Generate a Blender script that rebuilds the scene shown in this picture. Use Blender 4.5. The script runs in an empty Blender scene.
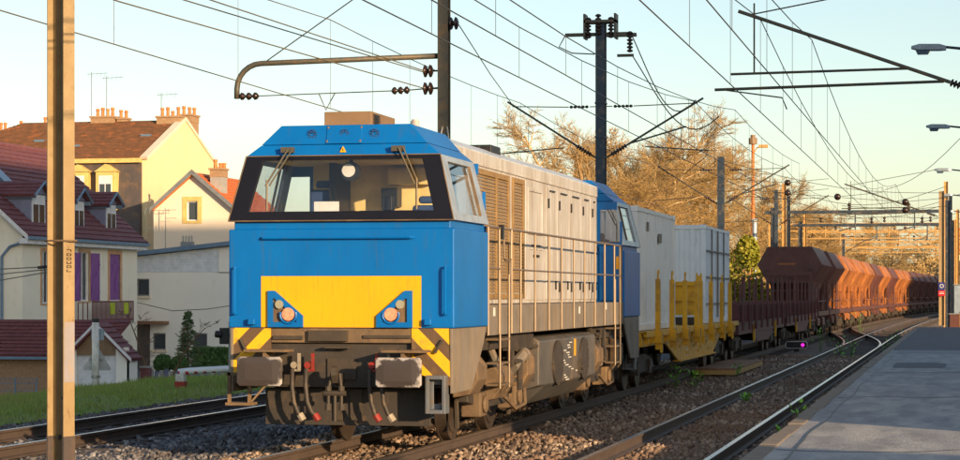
import bpy, bmesh, math, random
import numpy as np
from mathutils import Vector, Matrix
R = math.radians
scene = bpy.context.scene
C = scene.collection

# ------------------------------------------------------------------ camera
cam_d = bpy.data.cameras.new('camera'); cam = bpy.data.objects.new('camera', cam_d); C.objects.link(cam)
F_PX, YAW, EYE = 2159.0, .2177, 2.01
cam_d.sensor_width = 36; cam_d.lens = F_PX / 960 * 36
cam_d.shift_y = (295 - 230) / 960
cam_d.clip_start = .1; cam_d.clip_end = 4000
cam.location = (0, 0, EYE); cam.rotation_euler = (R(90), 0, YAW)
scene.camera = cam

# ------------------------------------------------------------------ sky, sun, exposure
SUN_EL, SUN_AZ = R(11.0), R(47)          # azimuth measured from -Y towards +X
sun_dir = Vector((math.sin(SUN_AZ) * math.cos(SUN_EL), -math.cos(SUN_AZ) * math.cos(SUN_EL), math.sin(SUN_EL)))
world = bpy.data.worlds.new('World'); scene.world = world; world.use_nodes = True
wn = world.node_tree; wn.nodes.clear()
sky = wn.nodes.new('ShaderNodeTexSky'); sky.sky_type = 'NISHITA'; sky.sun_disc = False
sky.sun_elevation = SUN_EL; sky.sun_rotation = math.atan2(sun_dir.x, sun_dir.y)
sky.air_density = 1.0; sky.dust_density = .9; sky.ozone_density = 1.3
bg = wn.nodes.new('ShaderNodeBackground'); bg.inputs[1].default_value = .108
wo = wn.nodes.new('ShaderNodeOutputWorld')
hsv = wn.nodes.new('ShaderNodeHueSaturation'); hsv.inputs['Saturation'].default_value = .84; wn.links.new(sky.outputs[0], hsv.inputs['Color'])
wn.links.new(hsv.outputs[0], bg.inputs[0]); wn.links.new(bg.outputs[0], wo.inputs[0])
sd = bpy.data.lights.new('sun', 'SUN'); sun = bpy.data.objects.new('sun', sd); C.objects.link(sun)
sd.energy = 4.0; sd.angle = R(.5); sd.color = (1, .70, .40)
sun.rotation_euler = sun_dir.to_track_quat('Z', 'Y').to_euler(); sun.location = (60, -60, 40)
scene.view_settings.view_transform = 'Standard'; scene.view_settings.look = 'None'
scene.view_settings.exposure = .95; scene.view_settings.gamma = 1
scene.view_settings.use_curve_mapping = False

# ------------------------------------------------------------------ materials
M = {}
def _nt(name):
    m = bpy.data.materials.new(name); m.use_nodes = True; nt = m.node_tree
    return m, nt, nt.nodes['Principled BSDF']
def mixcol(nt, fac, a, b):
    n = nt.nodes.new('ShaderNodeMix'); n.data_type = 'RGBA'
    for i, v in ((6, a), (7, b)):
        if isinstance(v, (tuple, list)): n.inputs[i].default_value = (*v[:3], 1)
        else: nt.links.new(v, n.inputs[i])
    if isinstance(fac, float): n.inputs[0].default_value = fac
    else: nt.links.new(fac, n.inputs[0])
    return n.outputs[2]
def noise(nt, scale, detail=4, stretch=None, rough=.55, world=False):
    tc = nt.nodes.new('ShaderNodeNewGeometry') if world else nt.nodes.new('ShaderNodeTexCoord')
    src = tc.outputs['Position'] if world else tc.outputs['Object']
    if stretch:
        mp = nt.nodes.new('ShaderNodeMapping'); mp.inputs['Scale'].default_value = stretch
        nt.links.new(src, mp.inputs[0]); src = mp.outputs[0]
    n = nt.nodes.new('ShaderNodeTexNoise'); n.inputs['Scale'].default_value = scale
    n.inputs['Detail'].default_value = detail; n.inputs['Roughness'].default_value = rough
    nt.links.new(src, n.inputs['Vector'])
    return n.outputs['Fac']
def ramp(nt, fac, lo, hi):
    n = nt.nodes.new('ShaderNodeMapRange'); n.inputs[1].default_value = lo; n.inputs[2].default_value = hi
    nt.links.new(fac, n.inputs[0]); return n.outputs[0]
def math_(nt, op, a, b=None):
    n = nt.nodes.new('ShaderNodeMath'); n.operation = op
    for i, v in ((0, a), (1, b)):
        if v is None: continue
        if isinstance(v, (int, float)): n.inputs[i].default_value = v
        else: nt.links.new(v, n.inputs[i])
    return n.outputs[0]
def bump(nt, b, h, strength, dist=.02):
    n = nt.nodes.new('ShaderNodeBump'); n.inputs['Strength'].default_value = strength; n.inputs['Distance'].default_value = dist
    nt.links.new(h, n.inputs['Height']); nt.links.new(n.outputs[0], b.inputs['Normal'])
def mat(name, col, rough=.6, metal=0, var=None, vscale=3, stretch=None, bmp=0, bscale=40, dirt=None, dscale=1.5, dlo=.5, dhi=.75, dstretch=None, spec=None, world=False):
    m, nt, b = _nt(name); M[name] = m
    b.inputs['Roughness'].default_value = rough; b.inputs['Metallic'].default_value = metal
    if spec is not None: b.inputs['Specular IOR Level'].default_value = spec
    c = (*col, 1)
    out = None
    if var is None: var = tuple(x * .72 for x in col)
    out = mixcol(nt, ramp(nt, noise(nt, vscale, 5, stretch, world=world), .3, .7), col, var)
    if dirt: out = mixcol(nt, ramp(nt, noise(nt, dscale, 6, dstretch, .65, world=world), dlo, dhi), out, dirt)
    nt.links.new(out, b.inputs['Base Color'])
    if bmp: bump(nt, b, noise(nt, bscale, 4, world=world), bmp)
    return m

mat('loco_blue', (.0, .14, .47), .42, var=(.0, .11, .39), vscale=1.4, stretch=(1, 1, .6), dirt=(.04, .085, .16), dscale=4, dlo=.55, dhi=.95, dstretch=(3, 3, .35), bmp=.06, bscale=3, spec=.3)
mat('loco_yellow', (.86, .405, .0), .42, var=(.78, .35, .002), vscale=1.5, dirt=(.3, .17, .03), dscale=5, dlo=.55, dhi=1.0, dstretch=(3, 3, .35), bmp=.05, bscale=3)
mat('band_dark', (.006, .006, .011), .3, var=(.009, .008, .013), spec=.3)
mat('silver', (.40, .46, .54), .4, .3, dirt=(.25, .25, .26), dscale=4)
mat('hood_white', (.52, .51, .505), .5, var=(.42, .405, .395), vscale=2, dirt=(.27, .21, .15), dscale=2.2, dlo=.42, dhi=.8, dstretch=(1, 3, .3), bmp=.05, bscale=5)
mat('louver', (.30, .19, .075), .6, var=(.2, .12, .045), vscale=5)
mat('hood_roof', (.55, .60, .66), .45, dirt=(.3, .3, .3), dscale=3)
mat('frame_grey', (.20, .175, .15), .6, var=(.15, .125, .10), dirt=(.30, .22, .14), dscale=2.5, dlo=.45, dhi=.85, dstretch=(1, 1, .4), bmp=.1, bscale=20)
mat('under_brown', (.17, .115, .065), .75, var=(.10, .065, .04), vscale=4, dirt=(.28, .17, .08), dscale=3, dlo=.5, dhi=.8, bmp=.25, bscale=30)
mat('beam_dark', (.05, .041, .035), .65, var=(.032, .026, .022), vscale=3, dirt=(.14, .085, .045), dscale=4, dlo=.55, dhi=.85, bmp=.2, bscale=25)
mat('tank_grey', (.10, .095, .092), .55, var=(.065, .06, .057), vscale=2, dirt=(.22, .15, .085), dscale=2.5, dlo=.5, dhi=.85, dstretch=(1, 1, .5), bmp=.1, bscale=15)
mat('under_dark', (.035, .028, .024), .7, var=(.06, .045, .03), vscale=6, bmp=.2, bscale=30)
mat('rail_pole', (.20, .145, .09), .45, .2, var=(.15, .105, .065))
mat('black', (.012, .012, .013), .5)
mat('step_pale', (.46, .46, .46), .6, dirt=(.3, .29, .27), dscale=4)
mat('rubber', (.05, .04, .033), .6, dirt=(.16, .1, .05), dscale=10)
mat('red_paint', (.42, .02, .012), .5, dirt=(.12, .05, .03), dscale=8)
mat('hose_red', (.30, .02, .014), .6, dirt=(.10, .05, .03), dscale=14)
mat('hose_white', (.36, .31, .24), .6, dirt=(.14, .09, .05), dscale=14)
mat('white_paint', (.75, .74, .70), .55, dirt=(.4, .36, .3), dscale=6)
mat('tan_box', (.24, .15, .08), .6, var=(.19, .115, .06))
mat('cab_cream', (.92, .72, .30), .6)
mat('seat_blue', (.03, .07, .2), .8)
mat('paper', (.8, .8, .78), .8)
mat('steel_wheel', (.06, .045, .036), .5, .3, dirt=(.14, .085, .045), dscale=6)
mat('step_grey', (.17, .19, .22), .5, .3, dirt=(.2, .15, .1), dscale=8)
mat('mast_blue', (.032, .052, .082), .5, .2, var=(.025, .04, .06), dirt=(.15, .12, .09), dscale=4)
mat('mast_dark', (.07, .075, .07), .55, .3, var=(.11, .09, .06), dirt=(.18, .11, .05), dscale=5)
mat('mast_ochre', (.36, .265, .145), .65, 0, var=(.29, .20, .10), vscale=3, dirt=(.13, .07, .03), dscale=9, dlo=.58, dhi=.8, dstretch=(1, 1, .7), bmp=.1, bscale=30)
mat('mast_web_shaded', (.15, .11, .05), .6, .1, var=(.11, .07, .03), vscale=6, bmp=.1)  # same mast as the ochre flanges, recess shade put into a darker colour
mat('mast_grey', (.33, .31, .33), .6, 0, var=(.26, .24, .25), dirt=(.4, .28, .15), dscale=6)
mat('insulator', (.035, .018, .014), .2, 0)
mat('insulator_glass', (.05, .10, .11), .15, 0)
mat('wire', (.10, .09, .06), .45, .5)
mat('wire_sun_gold', (.30, .22, .10), .45, .5)  # sunlight on the left wires put into a golden copy of the wire colour
mat('galv', (.33, .34, .34), .45, .5, dirt=(.2, .17, .13), dscale=5)
mat('lamp_blue', (.32, .40, .48), .45, .2)
mat('wagon_yellow', (.78, .40, .006), .5, var=(.66, .32, .01), dirt=(.22, .12, .03), dscale=3, dlo=.5, dhi=.9)
mat('container_white', (.88, .87, .83), .5, var=(.82, .8, .75), dirt=(.35, .28, .2), dscale=2.5, dlo=.58, dhi=.95, dstretch=(2, 2, .4))
mat('container_cold', (.82, .86, .9), .5, var=(.75, .79, .83), dirt=(.35, .33, .3), dscale=2.5, dlo=.6, dhi=.95, dstretch=(2, 2, .4))
mat('wagon_red', (.15, .04, .04), .65, var=(.095, .028, .03), dirt=(.12, .07, .05), dscale=3, bmp=.1)
mat('hopper_brown', (.13, .042, .032), .55, var=(.085, .028, .022), vscale=2, dirt=(.12, .06, .045), dscale=3, dlo=.5, dhi=.85, dstretch=(2, 2, .35), bmp=.05, bscale=10)
mat('hopper_sun_orange', (.45, .16, .032), .55, var=(.30, .09, .02), vscale=1.5, dirt=(.13, .055, .03), dscale=2, dlo=.45, dhi=.75, dstretch=(2, 2, .5))  # wagon paint lightened to orange, low sunlight put into the colour
mat('wood', (.30, .15, .085), .75, var=(.2, .095, .05), vscale=3, stretch=(6, 1, 6), bmp=.2)
mat('concrete', (.36, .35, .33), .85, var=(.28, .27, .26), bmp=.2, bscale=50)
mat('plaster_cream', (.86, .80, .66), .85, var=(.80, .74, .60), vscale=.6, dirt=(.5, .42, .3), dscale=1.2, dlo=.58, dhi=.95, dstretch=(1, 1, .35), bmp=.1, bscale=20)
mat('plaster_gold', (.78, .64, .38), .85, var=(.70, .56, .33), vscale=.5, dirt=(.55, .42, .25), dscale=1, dlo=.6, dhi=.95, dstretch=(1, 1, .35), bmp=.1)
mat('plaster_pink', (.78, .66, .52), .85, var=(.74, .6, .46), vscale=.5, bmp=.1)
mat('plaster_white', (.86, .83, .76), .85, var=(.80, .77, .70), vscale=.5, dirt=(.5, .46, .38), dscale=1, dlo=.58, dhi=.95, dstretch=(1, 1, .3), bmp=.1)
mat('trim_peach', (.68, .40, .22), .8); mat('trim_yellow', (.72, .52, .18), .8)
mat('trim_white', (.75, .76, .78), .6); mat('trim_blue', (.16, .25, .36), .6); mat('siding', (.76, .81, .86), .6)
mat('shutter_purple', (.25, .085, .31), .6, var=(.19, .06, .25))
mat('tile_purple', (.18, .062, .07), .7, var=(.125, .045, .052), vscale=3, dirt=(.26, .10, .09), dscale=4, dlo=.5, dhi=.8, bmp=.2, bscale=6)
mat('tile_red', (.18, .052, .052), .7, var=(.125, .038, .042), vscale=3, dirt=(.28, .09, .08), dscale=4, dlo=.5, dhi=.8, bmp=.2, bscale=6)
mat('tile_brown', (.23, .10, .042), .8, var=(.12, .06, .03), vscale=2.6, dirt=(.42, .14, .04), dscale=1.6, dlo=.55, dhi=.72, bmp=.3, bscale=6)
mat('tile_orange', (.62, .17, .035), .7, var=(.5, .13, .03), bmp=.2, bscale=6)
mat('slate', (.095, .075, .07), .6, var=(.065, .055, .055), vscale=4, stretch=(1, 1, .5), dirt=(.16, .10, .06), dscale=2, bmp=.1)
mat('slate_blue', (.20, .22, .31), .6, var=(.16, .17, .25))
mat('brick', (.38, .25, .14), .85, var=(.28, .16, .09), vscale=8, bmp=.3, bscale=25)
mat('pot', (.58, .21, .06), .7); mat('dark_void', (.02, .02, .022), .8)
mat('balcony', (.16, .03, .04), .6); mat('lime', (.52, .6, .03), .6); mat('plant_pot', (.5, .45, .02), .6)
mat('bark', (.36, .23, .105), .85, var=(.30, .18, .08), vscale=6, bmp=.3, bscale=20)
mat('bark_pale', (.62, .47, .25), .8, var=(.45, .3, .15), vscale=5, bmp=.3)
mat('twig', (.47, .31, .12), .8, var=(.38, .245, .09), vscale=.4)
mat('twig_dark', (.17, .10, .055), .8)
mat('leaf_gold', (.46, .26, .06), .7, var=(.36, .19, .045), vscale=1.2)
mat('leaf_lime', (.22, .23, .015), .7, var=(.30, .26, .02), vscale=.9)
mat('leaf_green', (.06, .13, .025), .7, var=(.10, .19, .03), vscale=2)
mat('weed_green', (.24, .56, .05), .6, var=(.17, .42, .035), vscale=3)
mat('conifer', (.07, .125, .055), .75, var=(.11, .17, .06), vscale=2)
mat('hedge', (.06, .13, .035), .8, var=(.09, .18, .045), vscale=3, bmp=.5, bscale=12)
mat('grass', (.19, .32, .045), .8, var=(.26, .29, .07), vscale=.6, dirt=(.30, .24, .11), dscale=1.1, dlo=.52, dhi=.7, world=True)
mat('grass_ground', (.14, .21, .04), .9, var=(.18, .22, .06), vscale=.7, dirt=(.16, .13, .07), dscale=.8, dlo=.55, dhi=.75, bmp=.4, bscale=8, world=True)
mat('ground', (.16, .13, .095), .95, var=(.12, .10, .075), vscale=.2, bmp=.4, bscale=6, world=True)
mat('asphalt', (.37, .365, .37), .85, var=(.23, .228, .235), vscale=3.0, stretch=(1, .2, 1), dirt=(.47, .45, .42), dscale=2.2, dlo=.48, dhi=.68, dstretch=(1, .25, 1), bmp=.9, bscale=30, world=True)
mat('asphalt_old', (.125, .125, .14), .9, var=(.085, .085, .098), vscale=2.5, dirt=(.2, .18, .16), dscale=2, bmp=.7, bscale=34, world=True)
mat('asphalt_new', (.13, .135, .15), .85, var=(.10, .105, .12), vscale=3, bmp=.6, bscale=40, world=True)
mat('platform_pale', (.26, .265, .28), .85, var=(.2, .2, .21), vscale=1.5, bmp=.2, bscale=60)
mat('edge_stone', (.27, .215, .16), .85, var=(.17, .135, .105), vscale=2.5, bmp=.3, bscale=30)
mat('road', (.10, .10, .105), .85, bmp=.2)
mat('rail_side', (.105, .075, .058), .65, .2, var=(.075, .055, .048), vscale=4, bmp=.1)
mat('rail_top', (.55, .52, .50), .22, 1.0, var=(.45, .42, .4), vscale=2, stretch=(1, .1, 1))
mat('rail_top_dull', (.34, .26, .19), .45, .7, var=(.26, .19, .13), vscale=2)
mat('sleeper', (.085, .065, .055), .85, var=(.05, .04, .035), vscale=2, stretch=(1, 6, 6), bmp=.3)
mat('hill', (.20, .13, .05), .95, var=(.15, .10, .04), vscale=.05, world=True)
mat('stack_ochre', (.55, .32, .10), .6)
mat('sign_blue', (.03, .04, .22), .4); mat('sign_red', (.6, .012, .03), .4)

def stone_mat(name, a, b, c_):
    m, nt, bs = _nt(name); M[name] = m
    g = nt.nodes.new('ShaderNodeNewGeometry')
    cr = nt.nodes.new('ShaderNodeValToRGB'); e = cr.color_ramp.elements
    e[0].position = 0; e[0].color = (*a, 1); e[1].position = 1; e[1].color = (*c_, 1)
    x = e.new(.55); x.color = (*b, 1)
    nt.links.new(g.outputs['Random Per Island'], cr.inputs[0])
    big = ramp(nt, noise(nt, .35, 3, world=True), .35, .65)
    out = mixcol(nt, big, cr.outputs[0], (b[0] * .8, b[1] * .68, b[2] * .6))
    nt.links.new(out, bs.inputs['Base Color']); bs.inputs['Roughness'].default_value = .85
stone_mat('ballast', (.075, .056, .046), (.24, .178, .132), (.6, .47, .36))
stone_mat('ballast_cool', (.045, .047, .058), (.14, .14, .155), (.42, .40, .40))
def bed_mat(name, a, b):
    m, nt, bs = _nt(name); M[name] = m
    tc = nt.nodes.new('ShaderNodeNewGeometry'); v = nt.nodes.new('ShaderNodeTexVoronoi'); v.inputs['Scale'].default_value = 14
    nt.links.new(tc.outputs['Position'], v.inputs['Vector'])
    big = ramp(nt, noise(nt, .4, 4, world=True), .35, .65)
    base = mixcol(nt, big, a, b)
    sep = nt.nodes.new('ShaderNodeSeparateColor'); nt.links.new(v.outputs['Color'], sep.inputs[0])
    out = mixcol(nt, ramp(nt, sep.outputs[0], .2, 1.0), base, tuple(min(1, x * 2.0) for x in a))
    nt.links.new(out, bs.inputs['Base Color']); bs.inputs['Roughness'].default_value = .9
    bump(nt, bs, v.outputs['Distance'], 1.0, .05)
bed_mat('bed', (.12, .09, .068), (.085, .066, .053)); bed_mat('bed_cool', (.075, .075, .085), (.06, .056, .058))

def glass_mat(name, tint, refl=.9, rough=.02):
    m = bpy.data.materials.new(name); m.use_nodes = True; nt = m.node_tree; nt.nodes.clear(); M[name] = m
    o = nt.nodes.new('ShaderNodeOutputMaterial'); mx = nt.nodes.new('ShaderNodeMixShader')
    t = nt.nodes.new('ShaderNodeBsdfTransparent'); t.inputs[0].default_value = (*tint, 1)
    g = nt.nodes.new('ShaderNodeBsdfGlossy'); g.inputs['Roughness'].default_value = rough; g.inputs[0].default_value = (refl, refl, refl, 1)
    lw = nt.nodes.new('ShaderNodeLayerWeight'); lw.inputs[0].default_value = .5
    fac = math_(nt, 'ADD', math_(nt, 'MULTIPLY', math_(nt, 'POWER', lw.outputs['Facing'], 4.0), .85), .035)
    nt.links.new(fac, mx.inputs[0]); nt.links.new(t.outputs[0], mx.inputs[1]); nt.links.new(g.outputs[0], mx.inputs[2])
    nt.links.new(mx.outputs[0], o.inputs[0])
glass_mat('glass', (.93, .94, .95)); glass_mat('glass_dark', (.35, .4, .45))
def pane_mat(name, col):
    m, nt, b = _nt(name); M[name] = m
    b.inputs['Base Color'].default_value = (*col, 1); b.inputs['Roughness'].default_value = .06
    b.inputs['Specular IOR Level'].default_value = .9
pane_mat('pane', (.03, .04, .055)); pane_mat('pane_mirror', (.35, .40, .46)); pane_mat('pane_cold', (.10, .16, .24))
m, nt, b = _nt('headlamp'); M['headlamp'] = m; b.inputs['Base Color'].default_value = (.55, .5, .38, 1); b.inputs['Metallic'].default_value = .6; b.inputs['Roughness'].default_value = .2
mat('lamp_red', (.75, .2, .12), .3, var=(.85, .4, .25), vscale=30)
m, nt, b = _nt('signal_glow'); M['signal_glow'] = m; b.inputs['Base Color'].default_value = (.6, .02, .4, 1)
b.inputs['Emission Color'].default_value = (1, .03, .75, 1); b.inputs['Emission Strength'].default_value = .5
# chevrons on the skirt and the crossing arm stripes (flat paint)
m, nt, b = _nt('chevron'); M['chevron'] = m
tc = nt.nodes.new('ShaderNodeTexCoord'); sx = nt.nodes.new('ShaderNodeSeparateXYZ'); nt.links.new(tc.outputs['Object'], sx.inputs[0])
fr = math_(nt, 'FRACT', math_(nt, 'DIVIDE', math_(nt, 'ADD', math_(nt, 'ABSOLUTE', sx.outputs[0]), sx.outputs[2]), .40))
stripe = math_(nt, 'GREATER_THAN', fr, .5)
dn = ramp(nt, noise(nt, 6, 5), .5, .9)
out = mixcol(nt, stripe, (.82, .42, .006), (.11, .065, .035))
nt.links.new(mixcol(nt, dn, out, (.25, .15, .05)), b.inputs['Base Color']); b.inputs['Roughness'].default_value = .6
m, nt, b = _nt('arm_stripes'); M['arm_stripes'] = m
tc = nt.nodes.new('ShaderNodeTexCoord'); sx = nt.nodes.new('ShaderNodeSeparateXYZ'); nt.links.new(tc.outputs['Object'], sx.inputs[0])
st = math_(nt, 'GREATER_THAN', math_(nt, 'FRACT', math_(nt, 'DIVIDE', sx.outputs[0], .23)), .62)
lo = math_(nt, 'LESS_THAN', sx.outputs[2], 1.02)
nt.links.new(mixcol(nt, math_(nt, 'MULTIPLY', st, lo), (.75, .76, .8), (.45, .04, .05)), b.inputs['Base Color'])
# worn buffer faces
m, nt, b = _nt('buffer_face'); M['buffer_face'] = m
tc = nt.nodes.new('ShaderNodeTexCoord'); mp = nt.nodes.new('ShaderNodeMapping'); mp.inputs['Scale'].default_value = (3.6, 0, 6.0); mp.inputs['Location'].default_value = (0, 0, -1.05 * 6.0)
nt.links.new(tc.outputs['Object'], mp.inputs[0])
sx = nt.nodes.new('ShaderNodeSeparateXYZ'); nt.links.new(mp.outputs[0], sx.inputs[0])
ax = math_(nt, 'SUBTRACT', math_(nt, 'ABSOLUTE', sx.outputs[0]), .9 * 3.6)
ex = math_(nt, 'DIVIDE', math_(nt, 'ABSOLUTE', ax), 1.06); ez = math_(nt, 'DIVIDE', math_(nt, 'ABSOLUTE', sx.outputs[2]), 1.11)
d2 = math_(nt, 'ADD', math_(nt, 'MULTIPLY', math_(nt, 'MAXIMUM', ex, ez), .8), math_(nt, 'MULTIPLY', math_(nt, 'MULTIPLY', ex, ez), .35))
d3 = math_(nt, 'ADD', d2, math_(nt, 'MULTIPLY', math_(nt, 'SUBTRACT', noise(nt, 6, 6), .5), 1.1))
ring = math_(nt, 'MULTIPLY', ramp(nt, d3, .80, .92), ramp(nt, noise(nt, 2.7, 4), .42, .52))
nt.links.new(mixcol(nt, ring, (.05, .04, .038), (.38, .355, .345)), b.inputs['Base Color']); b.inputs['Roughness'].default_value = .45

# ------------------------------------------------------------------ mesh helpers
class MB:
    def __init__(s): s.v = []; s.f = []; s.m = []; s.mi = 0
    def add(s, vs, fs):
        k = len(s.v); s.v += [tuple(v) for v in vs]; s.f += [tuple(i + k for i in f) for f in fs]; s.m += [s.mi] * len(fs); return s
    def box(s, x0, x1, y0, y1, z0, z1):
        return s.add([(x0,y0,z0),(x1,y0,z0),(x1,y1,z0),(x0,y1,z0),(x0,y0,z1),(x1,y0,z1),(x1,y1,z1),(x0,y1,z1)],
                     [(0,3,2,1),(4,5,6,7),(0,1,5,4),(1,2,6,5),(2,3,7,6),(3,0,4,7)])
    def loft(s, rings, cap=True):
        n = len(rings[0]); vs = [p for r in rings for p in r]; fs = []
        for i in range(len(rings) - 1):
            for j in range(n): fs.append((i*n+j, i*n+(j+1) % n, (i+1)*n+(j+1) % n, (i+1)*n+j))
        if cap: fs.append(tuple(reversed(range(n)))); fs.append(tuple(range((len(rings)-1)*n, len(rings)*n)))
        return s.add(vs, fs)
    def prism(s, poly, axis, a, b):
        def mk(p, t): return {'x': (t, p[0], p[1]), 'y': (p[0], t, p[1]), 'z': (p[0], p[1], t)}[axis]
        return s.loft([[mk(p, a) for p in poly], [mk(p, b) for p in poly]])
    def tube(s, pts, r, n=6, cap=True):
        pts = [Vector(p) for p in pts]; rings = []
        rs = r if isinstance(r, (list, tuple)) else [r] * len(pts)
        up = None
        for i, p in enumerate(pts):
            d = (pts[min(i+1, len(pts)-1)] - pts[max(i-1, 0)]).normalized()
            if up is None: up = Vector((0,0,1)) if abs(d.z) < .9 else Vector((1,0,0))
            a = d.cross(up).normalized(); bb = a.cross(d).normalized(); up = bb
            rings.append([p + (a*math.cos(2*math.pi*k/n) + bb*math.sin(2*math.pi*k/n)) * rs[i] for k in range(n)])
        return s.loft(rings, cap)
    def cyl(s, p0, p1, r, n=12): return s.tube([p0, p1], r, n)
    def disc_stack(s, p0, p1, r, k, n=10, core=.35):   # ribbed insulator between two points
        p0, p1 = Vector(p0), Vector(p1); pts = []; rs = []
        for i in range(k):
            for t, q in ((.05, core), (.35, 1.0), (.65, .9), (.95, core)):
                pts.append(p0.lerp(p1, (i + t) / k)); rs.append(r * q)
        return s.tube(pts, rs, n)
    def quad(s, a, b, c, d): return s.add([a, b, c, d], [(0, 1, 2, 3)])
    def build(s, name, mats, parent=None, bevel=0, smooth=False, recalc=True):
        me = bpy.data.meshes.new(name); me.from_pydata(s.v, [], s.f)
        if not isinstance(mats, (list, tuple)): mats = [mats]
        for q in mats: me.materials.append(M[q])
        if len(mats) > 1: me.polygons.foreach_set('material_index', s.m)
        if recalc:
            bm = bmesh.new(); bm.from_mesh(me); bmesh.ops.recalc_face_normals(bm, faces=bm.faces); bm.to_mesh(me); bm.free()
        if smooth:
            me.polygons.foreach_set('use_smooth', [True] * len(me.polygons))
        o = bpy.data.objects.new(name, me); C.objects.link(o)
        if parent: o.parent = parent
        if bevel:
            md = o.modifiers.new('bevel', 'BEVEL'); md.width = bevel; md.segments = 2; md.limit_method = 'ANGLE'; md.angle_limit = R(35)
        return o
def tag(o, label=None, cat=None, group=None, kind=None):
    if label: o['label'] = label
    if cat: o['category'] = cat
    if group: o['group'] = group
    if kind: o['kind'] = kind
    return o
def thing(name, label, cat, loc=(0,0,0), rz=0, group=None):
    o = bpy.data.objects.new(name, None); C.objects.link(o); o.location = loc; o.rotation_euler = (0, 0, rz)
    o.empty_display_size = .3
    return tag(o, label, cat, group)
def struct(o): o['kind'] = 'structure'; return o
def copy_tree(o, parent=None):
    c = o.copy(); C.objects.link(c); c.parent = parent
    for ch in list(o.children): copy_tree(ch, c)
    return c
def np_mesh(name, V, Fc, matname, parent=None, nside=3):
    me = bpy.data.meshes.new(name); nv = len(V); nf = len(Fc)
    me.vertices.add(nv); me.vertices.foreach_set('co', np.ascontiguousarray(V, np.float32).ravel())
    me.loops.add(nf * nside); me.loops.foreach_set('vertex_index', np.ascontiguousarray(Fc, np.int32).ravel())
    me.polygons.add(nf); me.polygons.foreach_set('loop_start', np.arange(0, nf * nside, nside, dtype=np.int32))
    me.update(calc_edges=True); me.validate()
    me.materials.append(M[matname])
    o = bpy.data.objects.new(name, me); C.objects.link(o)
    if parent: o.parent = parent
    return o

# ------------------------------------------------------------------ lie of the land
X1, X2, X3 = -7.65, -3.745, -13.1
def bend(Y): return max(0, Y - 100) ** 2 / 6400
def smooth(t): t = max(0, min(1, t)); return t * t * (3 - 2 * t)
def gz(X, Y):
    z = -.34
    e = -17 - smooth((Y - 20) / 40) * 1.5
    if X < e: z -= .28 * smooth((e - X) / 7)
    t = smooth((-22.5 - X) / 13) * (1 - smooth((Y - 190) / 120)); z -= 2.5 * t
    return z
xs = np.concatenate([np.linspace(-1500, -80, 12), np.linspace(-75, -24, 18), np.linspace(-22, 6, 29), np.linspace(10, 60, 8), np.linspace(90, 1500, 10)])
ys = np.concatenate([np.linspace(-600, -20, 8), np.linspace(-10, 80, 46), np.linspace(85, 200, 24), np.linspace(220, 500, 12), np.linspace(600, 3000, 8)])
V = np.array([(x, y, gz(x, y)) for y in ys for x in xs]); nx = len(xs)
Fq = np.array([(j*nx+i, j*nx+i+1, (j+1)*nx+i+1, (j+1)*nx+i) for j in range(len(ys)-1) for i in range(nx-1)])
struct(np_mesh('ground', V, Fq, 'ground', nside=4))

# grassy bank beside the far track
def strip_sheet(name, xa, xb, y0, y1, dz, m, nxx=12, nyy=40):
    vs = []; 
    for j in range(nyy + 1):
        y = y0 + (y1 - y0) * j / nyy
        for i in range(nxx + 1):
            a, b_ = xa(y), xb(y); x = a + (b_ - a) * i / nxx; vs.append((x, y, gz(x, y) + dz))
    fs = [(j*(nxx+1)+i, j*(nxx+1)+i+1, (j+1)*(nxx+1)+i+1, (j+1)*(nxx+1)+i) for j in range(nyy) for i in range(nxx)]
    return struct(np_mesh(name, np.array(vs), np.array(fs), m, nside=4))
strip_sheet('grass_bank', lambda y: -30, lambda y: -16.6, 15, 62, .03, 'grass_ground', 16, 50)

# ballast beds
def bed(name, xa, xb, y0, y1, z, m, curved=True):
    mb = MB(); n = 90; vs = []; fs = []
    for j in range(n + 1):
        y = y0 + (y1 - y0) * j / n; o = bend(y)
        vs += [(xa + o - .9, y, -.335), (xa + o, y, z), (xb + o, y, z), (xb + o + .9, y, -.335)]
    for j in range(n):
        for i in range(3): fs.append((j*4+i, j*4+i+1, (j+1)*4+i+1, (j+1)*4+i))
    mb.add(vs, fs); return struct(mb.build(name, m, recalc=False))
bed('ballast_bed', X1 - 1.7, X2 + 1.0, -20, 420, -.20, 'bed')
bed('ballast_bed', X3 - 1.9, X3 + 1.9, -20, 420, -.20, 'bed_cool')

# rails and sleepers
PROF = [(-.036,0),(.036,0),(.036,-.035),(.010,-.05),(.010,-.135),(.07,-.15),(.07,-.172),(-.07,-.172),(-.07,-.15),(-.010,-.135),(-.010,-.05),(-.036,-.035)]
def rail_along(path, top, parent):
    mb = MB(); n = len(PROF); vs = []; fs = []
    for i, (x, y) in enumerate(path):
        a = path[max(0, i-1)]; b_ = path[min(len(path)-1, i+1)]; d = Vector((b_[0]-a[0], b_[1]-a[1])).normalized()
        for (px, pz) in PROF: vs.append((x + d.y * px, y - d.x * px, pz))
    for i in range(len(path) - 1):
        for j in range(n):
            k = (j + 1) % n
            mb.mi = 1 if j == 0 else 0
            fs.append((i*n+j, i*n+k, (i+1)*n+k, (i+1)*n+j)); mb.m.append(mb.mi)
    mb.v = vs; mb.f = fs
    return mb.build('rail', ['rail_side', top], parent)
def ypath(x, y0, y1):
    yy = list(np.linspace(y0, 98, 3)) + list(np.linspace(100, y1, 33))
    return [(x + bend(y), y) for y in yy]
sl = MB(); sl.box(-1.25, 1.25, -.125, .125, -.32, -.175); 
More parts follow.
